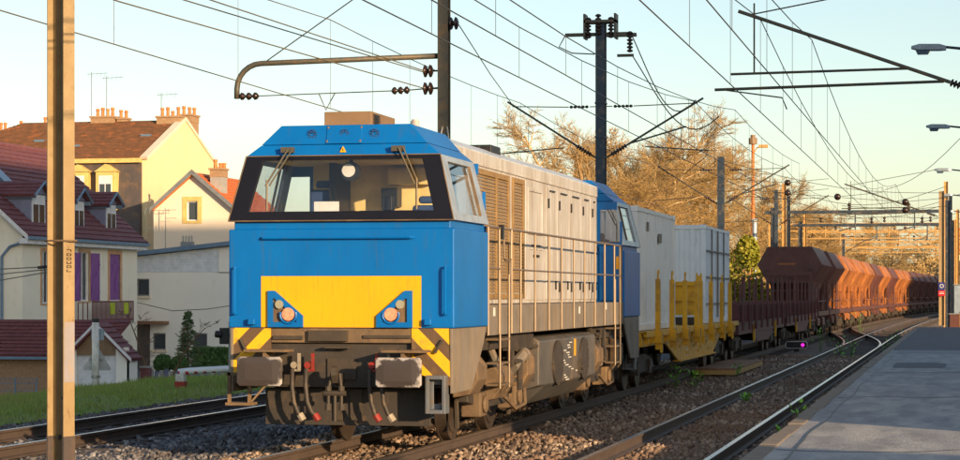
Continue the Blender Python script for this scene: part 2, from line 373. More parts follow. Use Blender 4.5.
def track(name, X, top, y0, ysl0, ysl1):
    t = bpy.data.objects.new(name, None); C.objects.link(t); t['kind'] = 'structure'
    t.location = (0, 0, 0)
    for s_ in (-1, 1): rail_along(ypath(X + s_ * .7535, y0, 420), top, t)
    rng = random.Random(int(-X * 10))
    first = None; y = ysl0
    while y < ysl1:
        if first is None:
            o = sl.build('sleeper', 'sleeper', t, bevel=.012); first = o
        else:
            o = first.copy(); C.objects.link(o); o.parent = t
        o.location = (X + rng.uniform(-.02, .02), y, rng.uniform(-.012, .006)); o.rotation_euler = (0, 0, rng.uniform(-.012, .012)); y += .62
    far = MB(); y = ysl1
    while y < 330:
        x = X + bend(y); far.box(x - 1.25, x + 1.25, y, y + .25, -.32, -.178); y += .62
    o = far.build('sleepers_beyond', 'sleeper', t); o['kind'] = 'stuff'
    return t
track('railway_track', X1, 'rail_top_dull', -20, 18, 75)
track('railway_track', X2, 'rail_top', -20, 18, 95)
track('railway_track', X3, 'rail_top', -20, 22, 75)
# crossover from the platform track to the train's track
t = bpy.data.objects.new('railway_crossover', None); C.objects.link(t); t['kind'] = 'structure'
for s_ in (-1, 1):
    pts = []
    for i in range(41):
        k = i / 40; y = 84 + 62 * k
        pts.append((X2 + bend(y) + (X1 - X2) * smooth(k) + s_ * .7535, y))
    o = rail_along(pts, 'rail_top', t); o.location.z = .003
ch = MB()
for i in range(26):
    k = (i + 6) / 38; y = 84 + 62 * k; x = X2 + (X1 - X2) * smooth(k); ch.box(x - 1.5, x + 1.5, y - .13, y + .13, -.32, -.183)
o = ch.build('crossing_sleepers', 'sleeper', t); o['kind'] = 'stuff'

# loose ballast stones
def stones(name, n, sampler, m, smin=.028, smax=.066, seed=1):
    rg = np.random.default_rng(seed)
    base = np.array([(1,0,0),(-1,0,0),(0,1,0),(0,-1,0),(0,0,1),(0,0,-1)], float)
    fc = np.array([(0,2,4),(2,1,4),(1,3,4),(3,0,4),(2,0,5),(1,2,5),(3,1,5),(0,3,5)])
    P = sampler(rg, n); n = len(P)
    S = rg.uniform(smin, smax, (n,1,1)) * rg.uniform(.6, 1.25, (n,1,3))
    B = base[None] * S + rg.normal(0, .008, (n,6,3))
    q = rg.normal(size=(n,4)); q /= np.linalg.norm(q, axis=1)[:,None]; w,x,y,z = q.T
    Rm = np.stack([np.stack([1-2*(y*y+z*z),2*(x*y-z*w),2*(x*z+y*w)],-1),np.stack([2*(x*y+z*w),1-2*(x*x+z*z),2*(y*z-x*w)],-1),np.stack([2*(x*z-y*w),2*(y*z+x*w),1-2*(x*x+y*y)],-1)],1)
    Vv = np.einsum('nij,nkj->nki', Rm, B) + P[:,None,:]
    Fv = fc[None] + (np.arange(n) * 6)[:,None,None]
    o = np_mesh(name, Vv.reshape(-1,3), Fv.reshape(-1,3), m); o['kind'] = 'stuff'; return o
def samp(xa, xb, z, y0, y1, rails, pw=1.6):
    def f(rg, n):
        Y = y0 + (y1 - y0) * rg.random(n) ** pw; X = rg.uniform(xa, xb, n)
        Z = z + rg.uniform(-.02, .025, n)
        ok = np.ones(n, bool)
        for r_ in rails: ok &= np.abs(X - r_) > .12
        return np.stack([X, Y, Z], 1)[ok]
    return f
stones('ballast_stones', 56000, samp(X1 - 1.9, X2 + 1.25, -.185, 17, 78, [X1-.75, X1+.75, X2-.75, X2+.75]), 'ballast', seed=2)
stones('ballast_stones', 26000, samp(X3 - 2.6, X1 - 1.6, -.22, 19, 60, [X3-.75, X3+.75]), 'ballast_cool', seed=3)

# grass blades
rg = np.random.default_rng(5); n = 90000
Y = 24 + 38 * rg.random(n) ** 1.2; X = rg.uniform(-30, -16.4, n)
Zg = np.array([gz(a, b_) for a, b_ in zip(X, Y)]) + .02
hh = rg.uniform(.05, .16, n) * (.7 + .6 * (np.sin(X * 1.7) * np.cos(Y * 1.1) > .2)); a = rg.uniform(0, 6.28, n); w = .012; lean = rg.normal(0, .05, (n, 2))
V = np.stack([np.stack([X - w*np.cos(a), Y - w*np.sin(a), Zg], 1), np.stack([X + w*np.cos(a), Y + w*np.sin(a), Zg], 1), np.stack([X + lean[:,0], Y + lean[:,1], Zg + hh], 1)], 1).reshape(-1, 3)
o = np_mesh('grass', V, np.arange(3*n).reshape(-1, 3), 'grass'); o['kind'] = 'stuff'
# dry weeds along the ballast edge
n = 2500; X = rg.uniform(-12, -8.7, n); Y = 19 + 6 * rg.random(n); sel = (np.sin(X*3.1)+np.cos(Y*2.3)) > .7; X, Y = X[sel], Y[sel]; n = len(X)
a = rg.uniform(0, 6.28, n); hh = rg.uniform(.05, .22, n); lean = rg.normal(0, .07, (n, 2)); w = .006; Zg = np.full(n, -.26)
V = np.stack([np.stack([X - w*np.cos(a), Y - w*np.sin(a), Zg], 1), np.stack([X + w*np.cos(a), Y + w*np.sin(a), Zg], 1), np.stack([X + lean[:,0], Y + lean[:,1], Zg + hh], 1)], 1).reshape(-1, 3)
mat('dry', (.38, .27, .12), .8); o = np_mesh('dry_weeds', V, np.arange(3*n).reshape(-1, 3), 'dry'); o['kind'] = 'stuff'

# platform
pf = MB(); pf.box(-2.1, 8.4, -12, 114, -.4, .345); P = struct(pf.build('platform', 'asphalt'))
first = None; rng = random.Random(4)
for i in range(62):
    y = -6 + i * 2.0
    if y > 112: break
    if first is None:
        q = MB(); q.box(-.11, .11, 0, 1.985, -.16, .0); first = o = q.build('edge_slab', 'edge_stone', P, bevel=.02)
    else: o = first.copy(); C.objects.link(o); o.parent = P
    o.location = (-2.04 + rng.uniform(-.012, .012), y, (.357) + rng.uniform(-.006, .006)); o.rotation_euler = (rng.uniform(-.003, .003), 0, rng.uniform(-.004, .004))
q = MB(); q.box(-1.70, 8.3, 62.5, 66.0, .2, .352); q.build('concrete_strip', 'platform_pale', P)
q = MB(); q.box(-1.92, 8.3, 66.0, 113.9, .2, .3495); q.build('old_surface', 'asphalt_old', P)
prng = random.Random(12)
for (px, py, pw, pl) in ((-.9, 52, 1.3, 4.0),):
    n = 14; vs = []
    for k in range(n):
        a = 2*math.pi*k/n; cx_ = abs(math.cos(a)) ** .25 * (1 if math.cos(a) > 0 else -1); cy_ = abs(math.sin(a)) ** .25 * (1 if math.sin(a) > 0 else -1)
        vs.append((px + cx_*pw*.5*prng.uniform(.85, 1.1), py + cy_*pl*.5*prng.uniform(.85, 1.1)))
    q = MB(); q.loft([[(x, y, .30) for x, y in vs], [(x, y, .349) for x, y in vs]]); q.build('repair_patch', 'asphalt_new', P)
for k, xs_ in enumerate((-1.72, .55)):   # sealed joints running along the platform
    pts = [(xs_ + .03*math.sin(y*.9 + k) + prng.uniform(-.015, .015), y, .346) for y in np.arange(14, 62, 1.0)]
    q = MB(); q.tube(pts, .012, 4); q.build('sealed_joint', 'black', P)
for k in range(3):
    y = 23 + k * 11.7 + prng.uniform(-1, 1); x = -1.9; pts = []
    while x < 2.2: pts.append((x, y, .345)); x += prng.uniform(.2, .45); y += prng.uniform(-.3, .45)
    q = MB(); q.tube(pts, .005, 4); q.build('surface_crack', 'black', P)
q = MB()

# ------------------------------------------------------------------ locomotive (local: x right, y rearwards, z up from rail top)
LL = 16.23
loco = thing('locomotive', 'blue and yellow diesel locomotive with a cab at each end heading the train', 'locomotive', (X1, 26.37, 0))
def ring_panel(mb, outer, inner, t):
    # flat frame between two quads (same winding), thickness t along the given vector
    o2 = [tuple(Vector(p) + t) for p in outer]; i2 = [tuple(Vector(p) + t) for p in inner]
    vs = list(outer) + list(inner) + o2 + i2; fs = []
    for k in range(4):
        j = (k + 1) % 4
        fs += [(k, j, 4+j, 4+k), (8+k, 12+k, 12+j, 8+j), (k, 8+k, 8+j, j), (4+k, 4+j, 12+j, 12+k)]
    mb.add(vs, fs)
def slab(mb, quad, t):
    q = [Vector(p) for p in quad]; n = (q[1]-q[0]).cross(q[3]-q[0]).normalized() * t
    mb.loft([q, [p + n for p in q]])
def shr(quad, a, b, c, d):   # inset a quad (bl, br, tr, tl): fractions left, right, bottom, top
    bl, br, tr, tl = [Vector(p) for p in quad]
    def pt(u, v): return tuple((bl*(1-u) + br*u)*(1-v) + (tl*(1-u) + tr*u)*v)
    return [pt(a, c), pt(1-b, c), pt(1-b, 1-d), pt(a, 1-d)]

def make_cab(flip):
    def f(p): return (p[0], LL - p[1], p[2]) if flip else tuple(p)
    class FB(MB):
        def add(s, vs, fs): return MB.add(s, [f(v) for v in vs], fs)
    b = FB()
    # lower body shell as walls so the interior stays open above the floor
    b.box(-1.487, 1.487, 0, 2.05, 1.59, 2.85)
    b.box(-1.43, 1.43, .045, 2.02, 2.84, 2.958)
    cab = b.build('cab', 'loco_blue', loco, bevel=.018)
    if not flip: cab['label'] = 'front cab with wide dark framed windscreen'
    else: cab['label'] = 'rear cab next to the white container'
    zt, yt = 3.79, .10
    # windscreen surround
    outer = [(-1.485, -.02, 2.955), (1.485, -.02, 2.955), (1.283, yt, zt), (-1.283, yt, zt)]
    inner = [(-1.22, 0, 3.075), (1.22, 0, 3.075), (1.05, yt - .012, 3.735), (-1.05, yt - .012, 3.735)]
    inner = [(x, -.02 + (z - 2.955) / (zt - 2.955) * (yt + .02), z) for x, y, z in inner]
    q = FB(); ring_panel(q, outer, inner, Vector((0, .05, 0))); q.build('windscreen_surround', 'band_dark', cab, bevel=.006)
    q = FB(); slab(q, [(x, y + .02, z) for x, y, z in inner], .008); q.build('windscreen', 'glass', cab)
    q = FB()   # brown seal line round the surround
    pts = [(x * 1.0, y - .004, z) for x, y, z in outer]
    for k in range(4): q.tube([pts[k], pts[(k+1) % 4]], .008, 5)
    q.build('windscreen_seal', 'under_brown', cab)
    for s in (-1, 1):
        quad = [(s*1.487, -.018, 2.955), (s*1.487, 2.06, 2.955), (s*1.285, 2.0, zt), (s*1.285, yt, zt)]
        inn = shr(quad, .17, .16, .12, .09)
        q = FB(); ring_panel(q, quad, inn, Vector((-s*.05, 0, 0))); q.build('side_window_frame', 'silver', cab, bevel=.006)
        q = FB(); slab(q, [tuple(Vector(p) - Vector((s*.03, 0, 0))) for p in inn], .008 * (-s)); q.build('side_window', 'glass', cab)
        q = FB(); q.tube([tuple(Vector(inn[1]).lerp(Vector(inn[0]), .08) + Vector((s*.004,0,0))), tuple(Vector(inn[2]).lerp(Vector(inn[3]), .08) + Vector((s*.004,0,0)))], .02, 5); q.build('window_post', 'under_brown', cab)
    # bulkhead towards the engine hood with a door window each side
    for s in (-1, 1):
        q = FB()
        for x0, x1, z0, z1 in ((.955, 1.02, 2.958, 3.78), (1.40, 1.44, 2.958, 3.4), (1.02, 1.40, 2.958, 3.0), (1.02, 1.34, 3.63, 3.78)):
            q.box(min(s*x0, s*x1), max(s*x0, s*x1), 2.02, 2.058, z0, z1)
        q.build('bulkhead', 'loco_blue', cab)
    q = FB(); q.box(-.955, .955, 1.975, 2.02, 2.958, 3.78); q.build('bulkhead_lining', 'cab_cream', cab)
    for s in (-1, 1):
        q = FB(); q.box(min(s*1.02, s*1.39), max(s*1.02, s*1.39), 2.03, 2.04, 3.0, 3.63); q.build('bulkhead_window', 'glass', cab)
        q = FB(); q.box(min(s*1.0, s*1.45), max(s*1.0, s*1.45), 2.052, 2.075, 1.9, 2.94); q.build('bulkhead_door', 'loco_blue', cab, bevel=.02)
        q = FB(); q.box(min(s*1.33, s*1.41), max(s*1.33, s*1.41), 2.076, 2.10, 2.50, 2.74); q.build('door_lock', 'loco_yellow', cab)
    # roof
    q = FB()
    r0 = [(-1.283, .10, 3.79), (1.283, .10, 3.79), (1.283, 2.03, 3.79), (-1.283, 2.03, 3.79)]
    r1 = [(-1.10, .16, 3.935), (1.10, .16, 3.935), (1.10, 2.06, 3.935), (-1.10, 2.06, 3.935)]
    r2 = [(-.86, .25, 4.19), (.86, .25, 4.19), (.86, 2.14, 4.19), (-.86, 2.14, 4.19)]
    q.loft([r0, r1], True); q.loft([[(x, y, z + .004) for x, y, z in r1], r2], True); roof = q.build('cab_roof', 'loco_blue', cab, bevel=.01)
    q = FB(); q.prism([(-.235, 3.945), (.235, 3.945), (.235, 4.183), (-.235, 4.183)], 'y', 0, .012)
    for i, v in enumerate(q.v):
        y = v[1] if not flip else LL - v[1]; yy = .158 + (v[2] - 3.935) / .255 * .09 + (y - .012); q.v[i] = f((v[0], yy, v[2]))
    q.build('roof_hatch', 'loco_blue', cab, bevel=.003)
    def onroof(x, z): return (x, .155 + (z - 3.935) / .255 * .09, z)
    q = FB()
    for x in (-.22, .22):
        for z in (3.975, 4.155): p = onroof(x, z); q.cyl((p[0], p[1]-.016, z), (p[0], p[1]+.02, z), .014, 8)
    q.build('hatch_bolt', 'tan_box', cab)['kind'] = 'stuff'
    for x in (-.43, 0, .40):
        q = FB(); p = onroof(x, 4.07)
        for k in range(6):
            a = k * math.pi / 3
            q.cyl((x + .034*math.cos(a), p[1]-.016, 4.07 + .034*math.sin(a)), (x + .034*math.cos(a), p[1]+.01, 4.07 + .034*math.sin(a)), .011, 6)
        for k in range(14):
            a = k * math.pi / 7
            q.cyl((x + .058*math.cos(a), p[1]-.016, 4.07 + .058*math.sin(a)), (x + .058*math.cos(a), p[1]+.01, 4.07 + .058*math.sin(a)), .007, 5)
        q.build('horn_grille', 'seat_blue', cab)
    q = FB(); q.prism([(-.035, 3.83), (.045, 3.83), (.005, 3.905)], 'y', .10, .13)
    q.build('warning_triangle', 'loco_yellow', cab)
    q = FB(); q.prism([(-.004, 3.848), (.014, 3.848), (.005, 3.885)], 'y', .098, .1); q.build('warning_bolt', 'black', cab)
    # wipers
    for s in (-1, 1):
        q = FB(); bx_ = -.70 if s < 0 else .76; tx = bx_ + (-.28 if s < 0 else .23)
        q.box(bx_ - .10, bx_ + .06, .03, .12, 3.83, 3.90)
        q.tube([(bx_, .02, 3.87), (tx, -.05, 3.40)], .013, 5); q.tube([(bx_ + .06, .02, 3.87), (tx + .05, -.05, 3.40)], .011, 5)
        q.tube([(tx + .02, -.045, 3.48), (tx + .02, -.045, 3.09)], .014, 5)
        q.build('wiper', 'mast_dark', cab)
    # yellow panel, lamps
    q = FB(); q.box(-1.05, 1.06, -.005, .01, 1.598, 2.25); q.build('front_panel', 'loco_yellow', cab)
    for s in (-1, 1):
        pol = [(.485, 1.60), (.485, 1.745), (.86, 2.065), (.95, 2.065), (.95, 1.60)]
        inn = [(.57, 1.665), (.57, 1.73), (.86, 1.965), (.885, 1.965), (.885, 1.665)]
        pol = [(s*x, z) for x, z in pol]; inn = [(s*x, z) for x, z in inn]
        vs = [(x, -.045, z) for x, z in pol] + [(x, -.045, z) for x, z in inn] + [(x, -.004, z) for x, z in pol] + [(x, -.004, z) for x, z in inn]; fs = []
        for k in range(5):
            j = (k + 1) % 5; fs += [(k, j, 5+j, 5+k), (k, 10+k, 10+j, j), (5+k, 5+j, 15+j, 15+k)]
        q = FB(); q.add(vs, fs); q.build('lamp_housing', 'loco_blue', cab)
        q = FB(); q.prism([(x, z) for x, z in inn], 'y', -.012, -.006); q.build('lamp_backing', 'under_brown', cab)
        q = FB(); q.cyl((s*.795, -.012, 1.89), (s*.795, -.05, 1.89), .056, 16); q.build('headlight', 'headlamp', cab)
        q = FB(); q.cyl((s*.675, -.012, 1.765), (s*.675, -.055, 1.765), .083, 18); q.build('tail_light', 'lamp_red', cab)
        q = FB(); pts = [(s*.675 + .105*math.cos(a), -.05, 1.755 + .105*math.sin(a)) for a in [R(-200 + 220*k/14) for k in range(15)]]; q.tube(pts, .016, 5); q.build('lamp_guard', 'loco_blue', cab)
        xh = s * 1.385
        q = FB(); q.tube([(xh, 0, 2.36), (xh, -.07, 2.36), (xh, -.075, 2.33), (xh, -.075, 1.80), (xh, -.07, 1.77), (xh, 0, 1.77)], .017, 6); q.build('handrail', 'loco_blue', cab)
        q = FB(); q.box(s*1.16 - .045, s*1.16 + .045, -.09, .002, 1.63, 1.71); q.build('marker_box', 'loco_blue', cab, bevel=.01)
    q = FB(); q.tube([(-1.06, .0, 2.735), (-1.02, -.05, 2.735), (.93, -.05, 2.735), (.97, 0, 2.735)], .016, 6); q.build('grab_bar', 'loco_blue', cab)
    # cab interior
    q = FB(); q.box(-1.15, 1.15, .12, .55, 2.958, 3.04); q.box(.1, .95, .5, .85, 2.958, 3.10); q.build('driver_desk', 'seat_blue', cab, bevel=.02)
    for sx, hs_ in ((-.62, 3.42), (.80, 3.2)):
        q = FB(); q.box(sx - .23, sx + .23, .95, 1.4, 2.958, 3.05); q.box(sx - .2, sx + .2, 1.32, 1.44, 3.05, hs_); q.box(sx - .12, sx + .12, 1.34, 1.43, hs_ + .02, hs_ + .12); q.build('driver_seat', 'seat_blue', cab, bevel=.04)
    q = FB(); q.box(-1.2, 1.2, .2, 1.97, 3.765, 3.785); q.build('cab_ceiling', 'cab_cream', cab)  # cream panel added to bounce light through the cab
    q = FB(); q.box(-1.38, 1.38, .1, 1.97, 2.959, 2.968); q.build('cab_floor', 'cab_cream', cab)  # pale floor panel added to brighten the cab by bounce
    q = FB(); q.cyl((.03, .42, 3.60), (.03, .36, 3.60), .125, 20); q.build('fan_housing', 'black', cab)
    q = FB(); q.cyl((.01, .36, 3.61), (.01, .335, 3.61), .085, 20); q.build('fan_disc', 'paper', cab)
    q = FB(); q.tube([(.03, .4, 3.7), (.03, .4, 3.79)], .03, 6); q.build('fan_bracket', 'black', cab)
    q = FB(); q.box(-.36, -.03, .045, .055, 3.045, 3.20); q.build('route_card', 'paper', cab)
    q = FB(); q.box(.08, .3, 1.7, 1.95, 3.2, 3.45); q.box(-.5, -.42, 1.2, 1.95, 2.958, 3.78); q.build('cab_locker', 'black', cab)
    q = FB(); q.box(.15, .75, 1.80, 1.96, 3.50, 3.72); q.build('wall_cabinet', 'cab_cream', cab)
    q = FB(); q.box(.42, .56, .45, .6, 3.1, 3.28); q.build('desk_screen', 'black', cab, bevel=.01)
    # ---- underneath the cab
    for s in (-1, 1):
        q = FB(); pol = [(s*.93, 1.588), (s*1.455, 1.588), (s*1.455, .86), (s*.93, 1.05)]
        q.prism(pol, 'y', .02, .05); q.build('chevron_skirt', 'chevron', cab)
    for s in (-1, 1):
        q = FB(); pol = [(.0, 1.586), (2.02, 1.586), (1.78, 1.33), (1.10, .78), (.02, .77)]
        q.prism(pol, 'x', s*1.43, s*1.465); q.build('side_skirt', 'frame_grey', cab, bevel=.005)
    q = FB(); q.box(-.93, .93, .03, .3, 1.40, 1.588); q.box(-1.40, 1.40, .25, 1.9, 1.2, 1.588); q.build('headstock', 'under_brown', cab, bevel=.01)
    q = FB(); q.box(-.42, .1, -.03, .03, 1.42, 1.56); q.box(-.2, .14, -.06, .03, 1.33, 1.36); q.box(.3, .92, .0, .04, 1.46, 1.50); q.box(-.9, -.5, .0, .04, 1.44, 1.49); q.build('headstock_brackets', 'under_dark', cab, bevel=.006)
    q = FB(); q.box(-1.38, 1.38, .10, .32, .83, 1.40); bb = q.build('buffer_beam', 'beam_dark', cab, bevel=.01)
    for s in (-1, 1):
        q = FB(); q.box(s*.9 - .24, s*.9 + .24, .06, .10, .86, 1.28); q.cyl((s*.9, .1, 1.05), (s*.9, -.30, 1.05), .14, 16); q.cyl((s*.9, -.28, 1.05), (s*.9, -.48, 1.05), .10, 16); q.build('buffer_shank', 'under_dark', cab)
        q = FB(); hw_, hh_, c_ = .295, .185, .03
        pol = [(-hw_+c_, -hh_), (hw_-c_, -hh_), (hw_, -hh_+c_), (hw_, hh_-c_), (hw_-c_, hh_), (-hw_+c_, hh_), (-hw_, hh_-c_), (-hw_, -hh_+c_)]
        rings = []
        for y, k in ((-.48, .97), (-.535, 1.0), (-.55, .96), (-.565, .6), (-.568, .2)):
            rings.append([(s*.9 + x*k, y, 1.05 + z*k) for x, z in pol])
        q.loft(rings); q.build('buffer', 'buffer_face', cab)
        q = FB(); q.box(s*.9 - .26, s*.9 + .3, -.38, -.05, 1.29, 1.32); q.box(s*.9 - .02, s*.9 + .02, -.34, .1, 1.2, 1.29); q.build('buffer_step', 'under_brown', cab)
    q = FB(); q.box(-1.10, 1.10, .33, .37, .58, .81)
    q.prism([(.32, .335), (.36, .335), (.37, .60), (.33, .60)], 'x', -1.10, 1.10); q.box(-1.1, 1.1, .36, .42, .56, .60); q.build('obstacle_plate', 'beam_dark', cab, bevel=.006)
    q = FB(); q.box(-1.0, 1.0, .40, .9, .62, .9); q.build('beam_backing', 'under_dark', cab)
    # hook and screw coupling
    q = FB(); q.box(-.19, .19, .07, .105, .93, 1.2); q.prism([(-.04, .86), (-.24, .90), (-.30, 1.0), (-.28, 1.09), (-.22, 1.12), (-.21, 1.05), (-.14, 1.0), (.1, 1.02), (.1, .92)], 'y', 0, 1)
    k0 = len(q.v) - 18
    q.v[k0:] = [f((-.035 + .07 * (i >= 9), p[0], p[1])) for i, p in list(enumerate([(-.04, .86), (-.24, .90), (-.30, 1.0), (-.28, 1.09), (-.22, 1.12), (-.21, 1.05), (-.14, 1.0), (.1, 1.02), (.1, .92)] * 2))]
    q.build('coupling_hook', 'under_dark', cab)
    q = FB()
    for s in (-1, 1):
        q.tube([(s*.05, -.20, 1.02), (s*.085, -.24, .82), (s*.085, -.24, .62)], .022, 6); q.cyl((s*.085, -.24, .86), (s*.085, -.24, .80), .04, 8); q.cyl((s*.09, -.24, .64), (s*.09, -.24, .56), .045, 8)
    q.cyl((-.14, -.24, .77), (.14, -.24, .77), .035, 8); q.cyl((0, -.24, .78), (0, -.24, .42), .022, 6); q.box(-.17, -.05, .29, .335, .40, .80); q.box(.05, .2, .29, .335, .40, .8); q.build('screw_coupling', 'under_dark', cab)['kind'] = 'stuff'
    # brake hoses
    for x, hcol, xe in ((-.58, 'hose_white', -.50), (-.40, 'hose_red', -.30), (.44, 'hose_red', .50), (.60, 'hose_white', .68)):
        q = FB(); q.tube([(x, .02, 1.12), (x - .02, -.12, 1.05), (x - .01, -.16, .85), (x + .01, -.15, .65), ((x + xe)/2 + .02, -.14, .52), (xe + .02, -.13, .47)], .030, 7); q.build('brake_hose', 'rubber', cab, smooth=True)
        q = FB(); q.cyl((x, .03, 1.12), (x, -.12, 1.12), .045, 8); q.box(x + .05, x + .085, -.12, -.08, 1.05, 1.27); q.box(x, x + .08, -.11, -.08, 1.04, 1.07); q.cyl((xe + .0, -.12, .50), (xe + .05, -.12, .42), .045, 8); q.build('hose_cock', hcol, cab)
    # corner steps
    q = FB()
    for x0 in (1.14,):
        q.box(x0, x0 + .045, -.12, .1, .52, 1.0); q.box(x0 + .215, x0 + .26, -.12, .1, .52, 1.0); q.box(x0 + .045, x0 + .215, -.12, .1, .52, .57); q.box(x0 + .045, x0 + .215, -.12, .1, .95, 1.0)
        q.box(x0 + .045, x0 + .08, .0, .05, .57, .95); q.box(x0 + .18, x0 + .215, .0, .05, .57, .95); q.box(x0 + .08, x0 + .18, .0, .05, .88, .95); q.box(x0 + .08, x0 + .18, .0, .05, .57, .64)
    q.build('corner_step', 'step_grey', cab, bevel=.006)
    q = FB()
    for x in (-1.47, -1.20): q.box(x, x + .04, -.1, -.06, .62, 1.02); 
    q.box(-1.48, -1.14, -.16, .12, .60, .635); q.tube([(-1.16, -.08, .64), (-.98, .1, .9)], .014, 5); q.box(-1.49, -1.3, -.1, -.07, .98, 1.02); q.build('corner_step', 'under_brown', cab)
    for s in (-1, 1):
        q = FB(); q.tube([(s*1.33, .0, 1.44), (s*1.24, -.02, 1.28)], .022, 6); q.build('lifting_bar', 'under_dark', cab)
    return cab
make_cab(False); make_cab(True)

# roof kit of the front cab
q = MB(); q.box(-.42, .22, .70, 1.9, 4.192, 4.40); ac = q.build('roof_air_conditioner', 'tan_box', loco, bevel=.01)
q = MB()
for k in range(8): q.box(.222, .23, .85 + k*.02, .86 + k*.02, 4.23, 4.36)
for k in range(7): q.box(.222, .232, .78, 1.1, 4.225 + k*.022, 4.235 + k*.022)
q.build('cooling_grille', 'black', ac)
q = MB(); q.box(.1, .45, 1.75, 2.0, 4.192, 4.31); q.build('roof_box', 'tan_box', loco, bevel=.01)
q = MB(); q.cyl((.74, .95, 4.19), (.74, .95, 4.28), .06, 12); q.cyl((.74, .95, 4.28), (.74, .95, 4.30), .045, 12); q.build('roof_beacon', 'hood_white', loco)

# engine hood
HX = .96
q = MB(); q.prism([(-HX, 1.88), (HX, 1.88), (HX, 4.0), (-HX, 4.0)], 'y', 2.03, 14.15); hood = q.build('engine_hood', 'hood_white', loco, bevel=.01)
q = MB(); q.prism([(-HX-.015, 3.99), (HX+.015, 3.99), (HX+.015, 4.06), (.5, 4.26), (-.5, 4.26), (-HX-.015, 4.06)], 'y', 2.15, 14.12); q.build('hood_roof', 'hood_roof', hood, bevel=.01)
q = MB(); q.box(HX - .1, HX + .022, 2.15, 14.1, 3.86, 4.045)
for y in np.arange(2.3, 14.1, .16): q.cyl((HX + .02, y, 3.885), (HX + .034, y, 3.885), .012, 6)
q.build('hood_cornice', 'hood_white', hood, bevel=.006)
q = MB(); q.box(-.45, .48, 6.0, 7.6, 4.24, 4.31); q.box(.1, .6, 6.3, 7.0, 4.2, 4.34); q.build('exhaust_cover', 'black', hood, bevel=.01)
q = MB(); q.box(-.3, .48, 9.5, 11.2, 4.24, 4.29); q.build('roof_hatch', 'hood_roof', hood, bevel=.01)
for s in (1, -1):
    for (y0, y1) in ((3.0, 5.85), (6.12, 7.0)):
        q = MB(); xa, xb = sorted((s*HX, s*(HX + .03)))
        q.box(xa, xb, y0, y0 + .09, 1.95, 3.82); q.box(xa, xb, y1 - .09, y1, 1.95, 3.82); q.box(xa, xb, y0 + .09, y1 - .09, 3.74, 3.82); q.box(xa, xb, y0 + .09, y1 - .09, 1.95, 2.03)
        if y1 - y0 > 1.5: q.box(xa, xb, (y0+y1)/2 + .45, (y0+y1)/2 + .55, 2.03, 3.74)
        gr = q.build('louver_frame', 'louver', hood, bevel=.005)
        q = MB(); z = 2.05
        while z < 3.72:
            xi = s * (HX + .002); xo = s * (HX + .024)
            q.loft([[(xi, y0+.09, z + .03), (xo, y0+.09, z), (xo, y0+.09, z + .008), (xi, y0+.09, z + .038)], [(xi, y1-.09, z + .03), (xo, y1-.09, z), (xo, y1-.09, z + .008), (xi, y1-.09, z + .038)]]); z += .05
        o = q.build('louver_slats', 'louver', gr); o['kind'] = 'stuff'
    q = MB(); xa, xb = sorted((s*HX, s*(HX + .018))); q.box(xa, xb, 7.15, 8.62, 1.93, 3.83); pn = q.build('radiator_panel', 'hood_white', hood, bevel=.006)
    q = MB(); xa, xb = sorted((s*(HX+.018), s*(HX + .04))); q.box(xa, xb, 7.28, 7.33, 2.98, 3.72); q.box(xa, xb, 8.45, 8.5, 2.98, 3.72); q.box(xa, xb, 7.33, 8.45, 3.67, 3.72); q.box(xa, xb, 7.33, 8.45, 2.98, 3.03)
    for y in (7.5, 7.9, 8.3): q.box(xa, xb, y, y + .16, 2.74, 2.76)
    q.build('panel_rim', 'hood_white', pn, bevel=.004)
    q = MB(); q.box(xa, xb, 7.6, 8.3, 2.80, 2.82); q.box(xa, xb, 7.75, 7.95, 2.62, 2.66); q.box(xa, xb, 8.05, 8.2, 2.62, 2.66); q.build('maker_plate', 'black', pn)
    ed = [8.87, 9.88, 11.04, 12.28, 13.30, 14.02]
    for i in range(5):
        q = MB(); xa, xb = sorted((s*HX, s*(HX + .02))); q.box(xa, xb, ed[i] + .012, ed[i+1] - .012, 1.93, 3.80); d = q.build('hood_door', 'hood_white', hood, bevel=.008)
        q = MB(); xa, xb = sorted((s*(HX+.02), s*(HX + .045)))
        for z in (2.06, 3.46): q.box(xa, xb, ed[i] + .15, ed[i] + .19, z, z + .16)
        q.box(xa, xb, ed[i+1] - .2, ed[i+1] - .17, 2.1, 2.25); q.box(xa, xb, ed[i] + .3, ed[i+1] - .3, 3.74, 3.765); q.build('door_latch', 'black', d)['kind'] = 'stuff'

